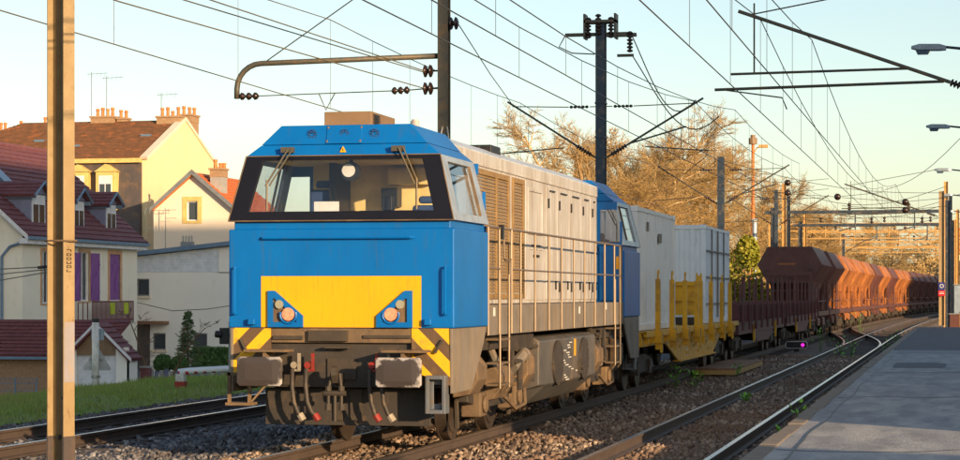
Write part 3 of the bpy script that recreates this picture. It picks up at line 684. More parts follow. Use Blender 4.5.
# main frame and walkway
q = MB(); q.box(-1.44, 1.44, 2.06, 14.17, 1.50, 1.875); fr_ = q.build('main_frame', 'frame_grey', loco, bevel=.012)
for s in (1, -1):
    q = MB(); xa, xb = sorted((s*1.445, s*1.47))
    ys_ = [2.08, 4.2, 5.3, 6.5, 7.7, 8.9, 10.1, 11.4, 12.7, 14.15]
    for i in range(9):
        q = MB(); q.box(xa, xb, ys_[i] + .006, ys_[i+1] - .006, 1.46, 1.872); q.build('sill_panel', 'frame_grey', fr_, bevel=.004)
    pY = [2.01, 2.73, 3.57, 4.22, 5.31, 6.44, 7.52, 8.64, 9.70, 10.78, 11.82, 12.93, 13.6]
    for y in pY:
        q = MB(); q.tube([(s*1.485, y, 1.47), (s*1.485, y, 2.93)], .018, 6); q.build('railing_post', 'rail_pole', loco)
    q = MB(); q.tube([(s*1.485, 2.0, 2.93), (s*1.485, 13.7, 2.93), (s*1.485, 13.78, 2.88), (s*1.485, 13.78, 1.5)], .019, 6); q.build('top_rail', 'rail_pole', loco)
    q = MB(); q.tube([(s*1.487, 2.0, 2.37), (s*1.487, 2.73, 2.37)], .015, 6); q.tube([(s*1.487, 3.57, 2.37), (s*1.487, 13.78, 2.37)], .015, 6); q.build('middle_rail', 'rail_pole', loco)
    q = MB(); q.tube([(s*1.5, 2.95, 2.93), (s*1.5, 3.0, 2.52), (s*1.5, 3.08, 2.49), (s*1.5, 3.4, 2.49), (s*1.5, 3.46, 2.52), (s*1.5, 3.5, 2.93)], .015, 6); q.build('safety_chain', 'rail_pole', loco)
    q = MB(); q.box(*sorted((s*1.46, s*1.52)), 2.78, 2.9, 2.78, 2.98); q.build('walkway_lamp', 'black', loco)
    # ladder below the walkway gap
    for yl in (2.75, 13.0):
        q = MB()
        for dy in (0, .62): q.tube([(s*1.49, yl + dy, 2.3), (s*1.49, yl + dy, .72), (s*1.44, yl + dy, .66)], .017, 6)
        for z in (.75, 1.05, 1.38): q.box(*sorted((s*1.30, s*1.5)), yl, yl + .62, z, z + .03)
        q.build('ladder', 'rail_pole', loco)
    q = MB(); 
    for y, z in ((2.4, 1.72), (9.2, 1.7), (12.0, 1.75)): q.box(*sorted((s*1.472, s*1.48)), y, y + .1, z, z + .12)
    q.build('stencil_plate', 'white_paint', loco)

# fuel tank
q = MB()
tk = [(-1.32, 1.36), (1.32, 1.36), (1.42, 1.30), (1.42, .62), (1.05, .30), (-1.05, .30), (-1.42, .62), (-1.42, 1.30)]
def ringy(y, kx, zlo): return [(x * kx, y, max(z, zlo)) for x, z in tk]
q.loft([ringy(6.1, .98, .52), ringy(6.55, 1, .30), ringy(11.0, 1, .30), ringy(11.35, .98, .5)]); tank = q.build('fuel_tank', 'tank_grey', loco, bevel=.02)
for s in (1, -1):
    for y in (7.45, 9.9):
        q = MB(); a = s * 1.42; q.loft([[(a + s*t_, y + .42*math.cos(k*math.pi/12), .93 + .36*math.sin(k*math.pi/12)) for k in range(24)] for t_ in (-.01, .035)]); cv = q.build('inspection_cover', 'beam_dark', tank, bevel=.004)
        q = MB()
        for k in range(14): q.cyl((a + s*.03, y + .37*math.cos(k*math.pi/7), .93 + .315*math.sin(k*math.pi/7)), (a + s*.048, y + .37*math.cos(k*math.pi/7), .93 + .315*math.sin(k*math.pi/7)), .014, 6)
        q.build('cover_bolts', 'under_dark', cv)['kind'] = 'stuff'
    q = MB(); rng = random.Random(8)
    for k in range(16): y = 8.0 + rng.random() * 1.2; z = .62 + .04 * k; q.box(*sorted((s*1.418, s*1.424)), y, y + rng.uniform(.1, .3), z, z + .018)
    q.build('stencil_lines', 'white_paint', tank)['kind'] = 'stuff'
    q = MB(); q.box(*sorted((s*1.418, s*1.427)), 9.05, 9.18, 1.0, 1.28); q.build('yellow_mark', 'loco_yellow', tank)
    q = MB(); q.box(*sorted((s*1.3, s*1.46)), 9.4, 9.6, .7, .9); q.cyl((s*1.42, 9.5, .8), (s*1.5, 9.5, .8), .05, 8); q.build('filler_cap', 'under_dark', tank)
q = MB(); q.box(-.6, .6, 1.9, 14.3, .62, 1.49); q.build('shade_backing', 'under_dark', loco)  # dark box added so gaps under the frame read as deep shade
# bogies
def make_bogie(yc):
    q = MB()
    for s in (1, -1):
        xa, xb = sorted((s*1.02, s*1.16))
        q.loft([[(x_, yc - 1.75, .55), (x_, yc - .75, .42), (x_, yc + .75, .42), (x_, yc + 1.75, .55), (x_, yc + 1.75, .82), (x_, yc + .7, .92), (x_, yc - .7, .92), (x_, yc - 1.75, .82)] for x_ in (xa, xb)])
    q.box(-1.02, 1.02, yc - .25, yc + .25, .5, .85); bg_ = q.build('bogie', 'beam_dark', loco, bevel=.015)
    for dy in (-1.2, 1.2):
        q = MB(); q.cyl((-.68, yc + dy, .5), (.68, yc + dy, .5), .085, 10); q.build('axle', 'under_dark', bg_)
        for s in (1, -1):
            q = MB(); q.cyl((s*.69, yc + dy, .5), (s*.825, yc + dy, .5), .495, 32); q.cyl((s*.68, yc + dy, .5), (s*.70, yc + dy, .5), .525, 32); q.cyl((s*.82, yc + dy, .5), (s*.84, yc + dy, .5), .40, 24); q.build('wheel', 'steel_wheel', bg_)
            q = MB(); q.box(*sorted((s*.98, s*1.26)), yc + dy - .19, yc + dy + .19, .33, .67); q.cyl((s*1.26, yc + dy, .5), (s*1.31, yc + dy, .5), .12, 12); q.build('axle_box', 'under_brown', bg_, bevel=.02)
            q = MB()
            for k in range(4): q.cyl((s*1.12, yc + dy - .02, .72 + k*.1), (s*1.12, yc + dy - .02, .78 + k*.1), .13, 12)
            q.build('spring', 'under_dark', bg_)
    for s in (1, -1):
        q = MB(); q.tube([(s*1.2, yc - .6, 1.3), (s*1.28, yc + .1, .75)], .06, 8); q.build('damper', 'frame_grey', bg_)
        q = MB(); q.tube([(s*1.25, yc + .2, .55), (s*1.32, yc + .7, .35), (s*1.30, yc + 1.5, .38), (s*1.2, yc + 1.9, .8)], .03, 6); q.build('sand_pipe', 'under_brown', bg_)
        for dy in (-1.2, 1.2):
            q = MB(); q.tube([(s*1.0, yc + dy - .1, .9), (s*1.0, yc + dy + .56*(-1 if dy < 0 else 1), .55), (s*1.0, yc + dy + .52*(-1 if dy < 0 else 1), .2)], .035, 6); q.build('brake_rigging', 'under_dark', bg_)
    return bg_
make_bogie(3.95); make_bogie(LL - 3.95 + .15)
# equipment boxes between the wheels
def sandbox(y0, y1, z0, z1, s, mname='under_brown'):
    q = MB(); zc = z1 - .12
    q.loft([[(s*1.05, y0, z0 + .08), (s*1.28, y0, z0 + .12), (s*1.40, y0, z0 + .32), (s*1.40, y0, zc), (s*1.30, y0, z1), (s*1.05, y0, z1)],
            [(s*1.05, y1, z0 + .08), (s*1.28, y1, z0 + .12), (s*1.40, y1, z0 + .32), (s*1.40, y1, zc), (s*1.30, y1, z1), (s*1.05, y1, z1)]])
    b_ = q.build('sand_box', mname, loco, bevel=.02)
    q = MB(); q.box(*sorted((s*1.06, s*1.26)), y0 + .06, y1 - .06, z1 + .002, z1 + .04); q.cyl((s*1.16, (y0+y1)/2, z1+.04), (s*1.16, (y0+y1)/2, z1+.09), .05, 8); q.build('box_lid', 'step_grey', b_)
for s in (1, -1):
    sandbox(1.75, 2.35, .55, 1.18, s); sandbox(3.3, 4.15, .42, 1.0, s); sandbox(5.2, 5.75, .5, 1.2, s)
    sandbox(11.6, 12.2, .5, 1.15, s); sandbox(13.85, 14.55, .45, 1.2, s)
    q = MB(); q.box(*sorted((s*.9, s*1.3)), 2.2, 6.0, 1.25, 1.46); q.build('pipe_tray', 'under_dark', loco)
    q = MB(); q.box(*sorted((s*.9, s*1.25)), 11.4, 14.2, 1.22, 1.46); q.build('pipe_tray', 'under_dark', loco)
    q = MB(); rng = random.Random(3 + s)
    for k in range(16):
        y = rng.uniform(4.2, 6.1) if k < 9 else rng.uniform(11.3, 13.6); z = rng.uniform(1.0, 1.4); dy = rng.uniform(.15, .5); x = s * rng.uniform(1.2, 1.38)
        q.tube([(x, y, z), (x, y + dy, z), (x, y + dy, z - rng.uniform(.1, .5))], rng.uniform(.02, .05), 6)
    for k in range(6): y = 4.3 + .28 * k; q.box(*sorted((s*1.2, s*1.36)), y, y + .12, 1.2, 1.42)
    q.build('piping', 'beam_dark', loco)['kind'] = 'stuff'
    q = MB(); q.cyl((s*1.28, 4.6, .95), (s*1.36, 5.0, 1.12), .085, 10); q.cyl((s*1.36, 5.0, 1.12), (s*1.37, 5.06, 1.14), .1, 10); q.build('brake_cylinder', 'frame_grey', loco)
    q = MB(); q.tube([(s*1.3, 7.9 + 3.3, 1.45), (s*1.3, 11.6, 1.1), (s*1.3, 11.9, .9)], .05, 6); q.build('air_pipe', 'under_dark', loco)

# ------------------------------------------------------------------ wagons
def wagon_bogie(root, yc, m='under_dark', wb=1.8, detail=True):
    q = MB()
    for s in (1, -1):
        xa, xb = sorted((s*.95, s*1.06))
        q.loft([[(x_, yc - 1.3, .46), (x_, yc - .6, .36), (x_, yc + .6, .36), (x_, yc + 1.3, .46), (x_, yc + 1.3, .66), (x_, yc + .5, .74), (x_, yc - .5, .74), (x_, yc - 1.3, .66)] for x_ in (xa, xb)])
        for dy in (-wb/2, wb/2):
            q.box(*sorted((s*.93, s*1.13)), yc + dy - .16, yc + dy + .16, .32, .62)
            for k in (-1, 1):
                for j in range(3): q.cyl((s*1.0, yc + dy + k*.25, .40 + j*.08), (s*1.0, yc + dy + k*.25, .45 + j*.08), .09, 8)
    q.box(-1.0, 1.0, yc - .15, yc + .15, .5, .8)
    b_ = q.build('bogie', m, root)
    for dy in (-wb/2, wb/2):
        q = MB()
        for s in (1, -1): q.cyl((s*.69, yc + dy, .46), (s*.83, yc + dy, .46), .46, 20)
        q.cyl((-.7, yc + dy, .46), (.7, yc + dy, .46), .08, 8); q.build('wheelset', 'steel_wheel', b_)
    return b_
def wagon_buffers(root, L, m):
    for y, d in ((0, -1), (L, 1)):
        for s in (1, -1):
            q = MB(); q.cyl((s*.875, y, 1.05), (s*.875, y + d*.45, 1.05), .1, 10); q.cyl((s*.875, y + d*.45, 1.05), (s*.875, y + d*.5, 1.05), .2, 14); q.build('buffer', m, root)

# yellow container wagon
WL = 18.9
wy = thing('container_wagon', 'yellow flat wagon with hooked stakes carrying two white containers', 'wagon', (X1, 43.7, 0))
q = MB()
for s in (1, -1):
    q.box(*sorted((s*1.28, s*1.36)), 0, WL, .94, 1.22)
    q.loft([[(s*1.29, 3.7, .96), (s*1.29, WL - 3.7, .96), (s*1.29, WL - 5.6, .50), (s*1.29, 6.0, .50)], [(s*1.345, 3.7, .96), (s*1.345, WL - 3.7, .96), (s*1.345, WL - 5.6, .50), (s*1.345, 6.0, .50)]])
    q.box(*sorted((s*1.22, s*1.42)), 6.0, WL - 5.6, .47, .51)
q.box(-1.28, 1.28, 0, .25, .88, 1.22); q.box(-1.28, 1.28, WL - .25, WL, .88, 1.22); q.box(-.3, .3, .25, WL - .25, .8, 1.15)
for k in range(9): q.box(-1.28, 1.28, 1.2 + k*2.05, 1.34 + k*2.05, 1.0, 1.16)
ub = q.build('underframe', 'wagon_yellow', wy, bevel=.008)
q = MB(); q.box(-1.45, 1.45, 0, WL, 1.222, 1.25); 
for s in (1, -1): q.box(*sorted((s*1.40, s*1.47)), 0, WL, 1.14, 1.262)
q.build('deck', 'wagon_yellow', wy)
stk = [1.43, 3.71, 6.03, 8.3, 9.15, 11.4, 14.0, 16.1]
for s in (1, -1):
    for y in stk:
        q = MB(); q.loft([[(s*1.50 + a, y + b_, z) for a, b_ in ((-.05, -.07*k), (.05, -.07*k), (.05, .07*k), (-.05, .07*k))] for z, k in ((.86, 1.1), (1.3, 1.1), (1.9, .9), (2.35, .55))])
        q.tube([(s*1.5, y, 2.34), (s*1.5, y, 2.48), (s*1.5, y + .04, 2.53), (s*1.5, y + .09, 2.52), (s*1.5, y + .11, 2.46)], .022, 5)
        st_ = q.build('stake', 'wagon_yellow', wy, bevel=.006)
        q = MB(); q.box(*sorted((s*1.40, s*1.6)), y - .14, y + .14, 1.0, 1.2); q.box(*sorted((s*1.55, s*1.6)), y - .04, y + .04, .8, 1.24); q.build('stake_pocket', 'wagon_yellow', st_)
    q = MB(); rng = random.Random(5)
    for k in range(26): y = .4 + k * .71; q.box(*sorted((s*1.36, s*1.44)), y, y + .1, 1.0, 1.15); 
    for k in range(14): y = 6.2 + k * .45; z = rng.uniform(.6, .9); q.box(*sorted((s*1.345, s*1.37)), y, y + rng.uniform(.05, .2), z, z + .07)
    q.build('lashing_rings', 'wagon_yellow', wy)['kind'] = 'stuff'
    q = MB(); q.box(*sorted((s*1.346, s*1.352)), 7.6, 7.75, .55, .92); q.build('frame_number_strip', 'white_paint', wy)
# folded end boards between the containers
q = MB(); q.box(-1.25, 1.30, 10.85, 10.93, 1.5, 2.35); eb = q.build('end_board', 'wagon_yellow', wy, bevel=.006)
q = MB()
for z in (1.5, 1.85, 2.25): q.box(-1.28, 1.33, 10.78, 10.85, z, z + .09)
for x in (-1.28, -.5, .3, 1.22): q.box(x, x + .12, 10.76, 10.84, 1.26, 2.5)
q.build('board_ribs', 'wagon_yellow', eb)
q = MB(); q.box(.2, 1.3, 10.3, 10.75, 1.26, 1.45); q.build('deck_locker', 'under_dark', wy, bevel=.02)
wagon_bogie(wy, 2.1); wagon_bogie(wy, WL - 2.1); wagon_buffers(wy, WL, 'under_dark')

def container(y, m, label, doors_far=False):
    L = 6.06; H_ = 2.59
    c = thing('shipping_container', label, 'container', (X1, y, 1.262), group='containers on the yellow wagon')
    q = MB()
    for x in (-1.22, 1.10):
        for yy in (0, L - .12): q.box(x, x + .12, yy, yy + .12, .12, H_ - .12)
    for x in (-1.22, 1.10): q.box(x, x + .12, .12, L - .12, 0, .14); q.box(x + .02, x + .10, .12, L - .12, H_ - .1, H_ - .01)
    for yy in (0, L - .12): q.box(-1.1, 1.1, yy, yy + .12, 0, .14); q.box(-1.1, 1.1, yy + .02, yy + .1, H_ - .12, H_ - .01)
    fr2 = q.build('frame', m, c, bevel=.008)
    for x in (-1.225, 1.06):
        for yy in (-.005, L - .172):
            for z in (0, H_ - .118): q = MB(); q.box(x, x + .165, yy, yy + .178, z, z + .12); q.build('corner_casting', m, c, bevel=.01)
    def corr(p0, du, dn, n, z0, z1, nm):
        q = MB(); pr = []
        w = 1.0 / n
        for i in range(n):
            for t, d in ((0, 0), (.32, 0), (.5, 1), (.82, 1)): pr.append(((i + t) * w, d))
        pr.append((1, 0)); vs = []; fs = []
        for t, d in pr:
            for z in (z0, z1): p = Vector(p0) + Vector(du) * t + Vector(dn) * d; vs.append((p.x, p.y, z))
        for i in range(len(pr) - 1): fs.append((2*i, 2*i+2, 2*i+3, 2*i+1))
        q.add(vs, fs); q.build(nm, m, c, recalc=False)
    corr((1.19, .12, 0), (0, L - .24, 0), (-.036, 0, 0), 14, .14, H_ - .10, 'side_panel')
    corr((-1.19, .12, 0), (0, L - .24, 0), (.036, 0, 0), 14, .14, H_ - .10, 'side_panel')
    corr((-1.1, .03, 0), (2.2, 0, 0), (0, .045, 0), 8, .14, H_ - .12, 'end_panel')
    corr((-1.1, L - .03, 0), (2.2, 0, 0), (0, -.045, 0), 8, .14, H_ - .12, 'end_panel')
    q = MB(); q.box(-1.12, 1.12, .1, L - .1, H_ - .05, H_ - .03); q.build('roof_panel', m, c)
    return c
c1 = container(44.1, 'container_white', 'taller looking cream white container right behind the locomotive')
q = MB(); q.box(1.20, 1.215, 3.3, 3.75, 1.9, 2.1); q.box(1.20, 1.23, 1.45, 1.6, 2.1, 2.3); q.build('marking_plate', 'frame_grey', c1)
c2 = container(56.35, 'container_cold', 'bluish white container with ribbed side at far end of yellow wagon')
q = MB()
for y in (1.5, 3.0, 4.5): q.box(1.2, 1.235, y, y + .05, .14, 2.5)
for z in (.5, 1.2, 1.9): q.box(1.2, 1.235, .12, 5.94, z, z + .035)
q.build('side_rails', 'frame_grey', c2)

# red flat wagons with stakes
def flat_wagon(y, label):
    L = 17.2; w = thing('flat_wagon', label, 'wagon', (X1, y, 0), group='red stake wagons')
    q = MB(); q.box(-1.35, 1.35, 0, L, 1.12, 1.25)
    for s in (1, -1):
        q.box(*sorted((s*1.2, s*1.34)), .1, L - .1, .82, 1.12)
        q.loft([[(x_, 4.5, .82), (x_, L - 4.5, .82), (x_, L - 6.5, .5), (x_, 6.5, .5)] for x_ in (s*1.25, s*1.32)])
    u = q.build('underframe', 'wagon_red', w, bevel=.008)
    for s in (1, -1):
        for k in range(8):
            q = MB(); y0 = .15 + k * 2.11; q.box(*sorted((s*1.35, s*1.39)), y0, y0 + 2.05, 1.22, 1.72)
            d = q.build('drop_side', 'wagon_red', w)
            q = MB()
            for j in range(4): q.box(*sorted((s*1.39, s*1.425)), y0 + .1 + j*.55, y0 + .16 + j*.55, 1.2, 1.72)
            q.build('side_ribs', 'wagon_red', d)['kind'] = 'stuff'
        for k in range(9):
            y0 = .12 + k * 2.11; q = MB(); q.loft([[(s*1.46 + a, y0 + b_, z) for a, b_ in ((-.035, -.05), (.035, -.05), (.035, .05), (-.035, .05))] for z in (.95, 2.5)]); q.tube([(s*1.46, y0, 2.5), (s*1.46, y0 + .02, 2.58), (s*1.46, y0 + .1, 2.57)], .02, 5); q.build('stake', 'wagon_red', w)
    for y0 in (.05, L - .11):
        q = MB(); q.box(-1.35, 1.35, y0, y0 + .06, 1.25, 1.75); q.build('end_board', 'wagon_red', w)
    for y0 in (4.4, 12.6): q = MB(); q.box(1.36, 1.42, y0, y0 + .15, .55, 1.1); q.build('yellow_strip', 'wagon_yellow', w)
    wagon_bogie(w, 2.3); wagon_bogie(w, L - 2.3); wagon_buffers(w, L, 'under_dark')
    return w
w1 = flat_wagon(63.8, 'rusty red stake wagon coupled to the yellow wagon')
w2 = copy_tree(w1); w2.location = (X1, 82.1, 0); w2['label'] = 'rusty red stake wagon in front of the first hopper wagon'

# hopper wagons
HL = 10.4
def make_hopper(m):
    w = thing('hopper_wagon', '', 'wagon', (0, 0, 0))
    hexa = [(-1.03, 4.27), (1.03, 4.27), (1.5, 3.42), (1.0, 2.55), (-1.0, 2.55), (-1.5, 3.42)]
    def rg_(y, kx=1, zlo=0): return [(x * kx, y, z if z > zlo else zlo) for x, z in hexa]
    q = MB(); q.loft([rg_(.95), rg_(HL - 1.5)])
    body = q.build('hopper_body', m, w, bevel=.02)
    q = MB()
    for y0, y1, a, b_ in ((1.6, 5.1, 2.5, 4.2), (5.3, 8.8, 6.2, 7.9)):
        q.loft([[(-1.0, y0, 2.56), (1.0, y0, 2.56), (1.0, y1, 2.56), (-1.0, y1, 2.56)], [(-.55, a, 1.15), (.55, a, 1.15), (.55, b_, 1.15), (-.55, b_, 1.15)]])
        for s in (1, -1): q.loft([[(s*.55, a, 1.2), (s*.55, b_, 1.2), (s*.55, b_, 1.6), (s*.55, a, 1.6)], [(s*1.2, a, .55), (s*1.2, b_, .55), (s*1.2, b_, .85), (s*1.2, a, .85)]])
    q.build('discharge_chutes', m, w)
    for k in range(7):
        y = 1.15 + k * (HL - 2.85) / 6
        for s in (1, -1):
            q = MB(); q.loft([[(s*1.035, y - .04, 4.26), (s*1.505, y - .04, 3.42), (s*1.005, y - .04, 2.55), (s*.95, y - .04, 2.6), (s*1.43, y - .04, 3.42), (s*1.0, y - .04, 4.2)], [(s*1.035, y + .04, 4.26), (s*1.535, y + .04, 3.42), (s*1.035, y + .04, 2.55), (s*.95, y + .04, 2.6), (s*1.43, y + .04, 3.42), (s*1.0, y + .04, 4.2)]]); q.build('side_rib', m, body)
    q = MB()
    for s in (1, -1): q.box(*sorted((s*1.0, s*1.25)), 0, HL, 1.0, 1.22)
    for y in (0, HL - .2, HL/2 - .1): q.box(-1.2, 1.2, y, y + .2, 1.0, 1.24)
    uf = q.build('underframe', 'hopper_brown', w, bevel=.01)
    for yy, d in ((.12, 1), (HL - .12, -1)):
        q = MB()
        for x in (-1.02, -.36, .30, .96): q.box(x, x + .07, yy - .04, yy + .04, 1.22, 3.0)
        q.box(-1.05, 1.06, yy - .05, yy + .05, 2.92, 3.08)
        for s in (1, -1): q.tube([(s*.98, yy, 2.95), (s*.98, yy + d*.8, 3.2)], .04, 5); q.tube([(s*1.0, yy + d*1.4, 1.25), (s*1.0, yy + d*.75, 2.6)], .06, 5)
        q.build('end_frame', m, w)
        q = MB(); q.tube([(-1.15, yy - d*.1, 1.2), (-1.15, yy - d*.1, 2.2), (1.15, yy - d*.1, 2.2), (1.15, yy - d*.1, 1.2)], .025, 5); q.tube([(-1.15, yy - d*.1, 1.7), (1.15, yy - d*.1, 1.7)], .02, 5); q.build('end_railing', 'wagon_red', w)
    q = MB()
    for s in (1, -1):
        for y in (1.1, 5.2, 9.3): q.box(*sorted((s*1.0, s*1.1)), y - .06, y + .06, 1.2, 2.7)
        q.tube([(s*1.2, 2.0, 1.7), (s*1.2, 8.4, 1.7)], .03, 5)
    q.build('side_posts', m, w)
    q = MB(); q.box(-.55, .25, .944, .949, 3.42, 3.50); q.build('stencil_line', 'hopper_sun_orange', w)
    wagon_bogie(w, 1.75); wagon_bogie(w, HL - 1.75); wagon_buffers(w, HL, 'under_dark')
    return w
proto = {'hopper_brown': make_hopper('hopper_brown'), 'hopper_sun_orange': make_hopper('hopper_sun_orange')}
used = set()
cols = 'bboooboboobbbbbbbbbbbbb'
ords = ['first', 'second', 'third', 'fourth', 'fifth', 'sixth', 'seventh', 'eighth', 'ninth', 'tenth', 'eleventh', 'twelfth', 'thirteenth', 'fourteenth', 'fifteenth', 'sixteenth', 'seventeenth', 'eighteenth', 'nineteenth', 'twentieth', 'twenty-first', 'twenty-second', 'twenty-third']
y = 100.5
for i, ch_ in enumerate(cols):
    key = 'hopper_brown' if ch_ == 'b' else 'hopper_sun_orange'
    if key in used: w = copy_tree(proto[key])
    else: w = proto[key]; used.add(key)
    dx = bend(y + HL) - bend(y); rz = -math.atan2(dx, HL)
    w.location = (X1 + bend(y), y, 0); w.rotation_euler = (0, 0, rz)
    cn = 'dark brown' if ch_ == 'b' else 'sunlit orange'
    w['label'] = f'{cn} hexagonal hopper wagon, {ords[i]} behind the red stake wagons'
    w['group'] = 'hopper wagons' if i < 10 else 'distant hopper wagons at the train end'
    y += 11.35

# ------------------------------------------------------------------ catenary masts
def hbeam(mb, x, y, z0, z1, b_, h, rz=0, t=.018, tw=.014):
    c, s = math.cos(rz), math.sin(rz)
    def bx(xa, xb, ya, yb, za=z0, zb=z1):
        pts = [(x + c*p - s*q, y + s*p + c*q) for p, q in ((xa, ya), (xb, ya), (xb, yb), (xa, yb))]
        mb.loft([[(p, q, za) for p, q in pts], [(p, q, zb) for p, q in pts]])
    bx(-h/2, -h/2 + t, -b_/2, b_/2); bx(h/2 - t, h/2, -b_/2, b_/2); return bx
def mast_obj(root, z0, z1, b_, h, rz, m, mw):
    q = MB(); bx = hbeam(q, 0, 0, z0, z1, b_, h, rz); q.build('flanges', m, root, bevel=.003)
    q = MB(); c, s = math.cos(rz), math.sin(rz)
    pts = [(c*p - s*q_, s*p + c*q_) for p, q_ in ((-h/2 + .018, -.008), (h/2 - .018, -.008), (h/2 - .018, .008), (-h/2 + .018, .008))]
    q.loft([[(a, b2, z0) for a, b2 in pts], [(a, b2, z1) for a, b2 in pts]]); q.build('web', mw, root)

# foreground beam mast on the left
mp_ = thing('catenary_mast', 'tall ochre painted steel beam mast close to camera at left', 'mast', (-10.72, 24.7, -.34))
PH = R(-20)
mast_obj(mp_, 0, 10.5, .19, .28, PH, 'mast_ochre', 'mast_web_shaded')
q = MB(); q.box(-.45, .45, -.45, .45, -.6, .12); q.build('concrete_foot', 'concrete', mp_, bevel=.03)
def onflange(q, z0, z1, off=.004, w=.2):
    c, s = math.cos(PH), math.sin(PH); a = .14
    pts = [(c*p - s*q_, s*p + c*q_) for p, q_ in ((a, -w/2), (a + off, -w/2), (a + off, w/2), (a, w/2))]
    q.loft([[(x, y, z) for x, y in pts], [(x, y, z) for x, y in pts]][:1] + [[(x, y, z1) for x, y in pts]] if False else [[(x, y, z0) for x, y in pts], [(x, y, z1) for x, y in pts]])
def zpx(v): return EYE + (295 - v) * 26.43 / F_PX + .34
q = MB(); onflange(q, zpx(382), zpx(322), .003, .18); q.build('grey_paint_patch', 'mast_grey', mp_)
for a_ in (-1, 1):
    c, s = math.cos(PH), math.sin(PH); q = MB(); pts = [(c*p - s*q_, s*p + c*q_) for p, q_ in ((a_*.119, -.099), (a_*.145, -.099), (a_*.145, .099), (a_*.119, .099))]
    q.loft([[(x, y, .12) for x, y in pts], [(x, y, zpx(436)) for x, y in pts]]); q.build('base_paint', 'slate', mp_)
q = MB(); rng = random.Random(2)
for k in range(6):
    z = zpx(272 - k * 4.0); c, s = math.cos(PH), math.sin(PH)
    for (a0, a1, b0, b1) in ((-.05, .03, .0, .006), (-.05, -.04, 0, .03), (.02, .03, .0, .03), (-.05, .03, .024, .03)):
        if rng.random() < .18: continue
        pts = [(c*p - s*q_, s*p + c*q_) for p, q_ in ((.143, a0), (.147, a0), (.147, a1), (.143, a1))]
        q.loft([[(x, y, z + b0) for x, y in pts], [(x, y, z + b1) for x, y in pts]])
q.build('mast_number', 'black', mp_)
q = MB(); zb = zpx(241); pts = [(.2*math.cos(k*math.pi/6), .17*math.sin(k*math.pi/6), zb) for k in range(13)]; q.tube(pts, .012, 5); q.build('wire_band', 'red_paint' if False else 'under_brown', mp_)
for bx_, zb in ((-.02, zpx(437)), (.05, zpx(398))): q = MB(); q.cyl((bx_, -.03, zb), (bx_, .03, zb), .03, 10); q.build('mast_bolt', 'black', mp_)

def insul(q, p0, p1, r, k): q.disc_stack(p0, p1, r, k, 10)
def lerp(a, b_, t): return tuple(Vector(a).lerp(Vector(b_), t))
def cantilever(root, sgn, zlo, ztip, zst, reach, name='cantilever', m='mast_dark', second=True, hsteady=6.35):
    q = MB(); A = (sgn*.18, 0, zlo); T = (sgn*reach, 0, ztip); T2 = lerp(A, T, 1.06)
    q.tube([lerp(A, T, .22), T2], .035, 6); q.tube([(sgn*1.0, 0, zst), (sgn*reach, 0, ztip - .05)], .016, 5)
    q.tube([(sgn*.1, 0, zst), (sgn*.35, 0, zst)], .016, 5)
    q.tube([A, lerp(A, T, .05)], .03, 6)
    if second: B = (sgn*(reach - .35), 0, ztip - .75); q.tube([lerp(A, T, .25), B], .028, 6)
    q.tube([(sgn*(reach - 1.6), 0, hsteady + .15), (sgn*(reach + .35), 0, hsteady)], .02, 6); q.tube([(sgn*(reach - .5), 0, hsteady + .08), (sgn*(reach - .5), 0, ztip - .5)], .008, 4)
    q.tube([(sgn*(reach + .3), 0, hsteady), (sgn*(reach + .25), 0, hsteady - .18), (sgn*(reach - .45), 0, 5.98)], .012, 5)
    c = q.build(name, m, root)
    q = MB(); insul(q, lerp(A, T, .05), lerp(A, T, .22), .075, 6); q.build('insulator', 'insulator', c, smooth=True)
    q = MB(); insul(q, (sgn*.38, 0, zst), (sgn*.98, 0, zst), .05, 5); q.build('insulator', 'insulator', c, smooth=True)
    return c
def simple_mast(label, Y, X, H_, w, m='mast_blue', right=True, left=True, group='steel masts behind the train', zlo=6.2, ztip=7.85, reach=2.95):
    r = thing('catenary_mast', label, 'mast', (X, Y, -.34), group=group)
    q = MB(); hbeam(q, 0, 0, 0, H_ + .34, w * .8, w, R(90)); q.box(-.008, .008, -w/2 + .018, w/2 - .018, 0, H_ + .34)
    for z in (zlo + .34, ztip + .34, ztip - .7): q.box(-w*.45, w*.45, -w*.56, w*.56, z - .03, z + .03)
    q.build('post', m, r, bevel=.003)
    q = MB(); q.box(-.4, .4, -.4, .4, -.5, .1); q.build('foot', 'concrete', r)
    if right: cantilever(r, 1, zlo + .34, ztip + .34, ztip + .34 - .1, reach, hsteady=6.7)
    if left: cantilever(r, -1, zlo + .34, ztip + .34, ztip + .34 - .1, 2.75, second=False, hsteady=6.7)
    return r
# M1: mast with the bent tube arm over the far track
XM = -10.6
m1 = thing('catenary_mast', 'dark steel mast with bent tube arm reaching left above the front cab', 'mast', (XM, 44.4, -.34), group='steel masts behind the train')
q = MB(); hbeam(q, 0, 0, 0, 10.6, .22, .27, R(90)); q.box(-.008, .008, -.117, .117, 0, 10.6); q.build('post', 'mast_dark', m1, bevel=.003)
q = MB(); q.box(-.4, .4, -.4, .4, -.5, .1); q.build('foot', 'concrete', m1)
zz = .34
arc = [(-.1, 0, 7.07 + zz), (-4.05, 0, 7.0 + zz)] + [(-4.05 - .55*math.sin(a), 0, 6.45 + zz + .55*math.cos(a)) for a in [R(15*k) for k in range(1, 7)]] + [(-4.6, 0, 6.25 + zz)]
q = MB(); q.tube(arc, .06, 10); arm = q.build('bent_arm', 'mast_dark', m1, smooth=True)
zi = 6.30 + zz
q = MB(); insul(q, (-4.55, 0, zi), (-4.1, 0, zi), .085, 3); q.build('insulator', 'insulator', arm, smooth=True)
q = MB(); insul(q, (-.75, 0, zi + .06), (-1.15, 0, zi + .05), .085, 3); q.build('insulator', 'insulator', arm, smooth=True)
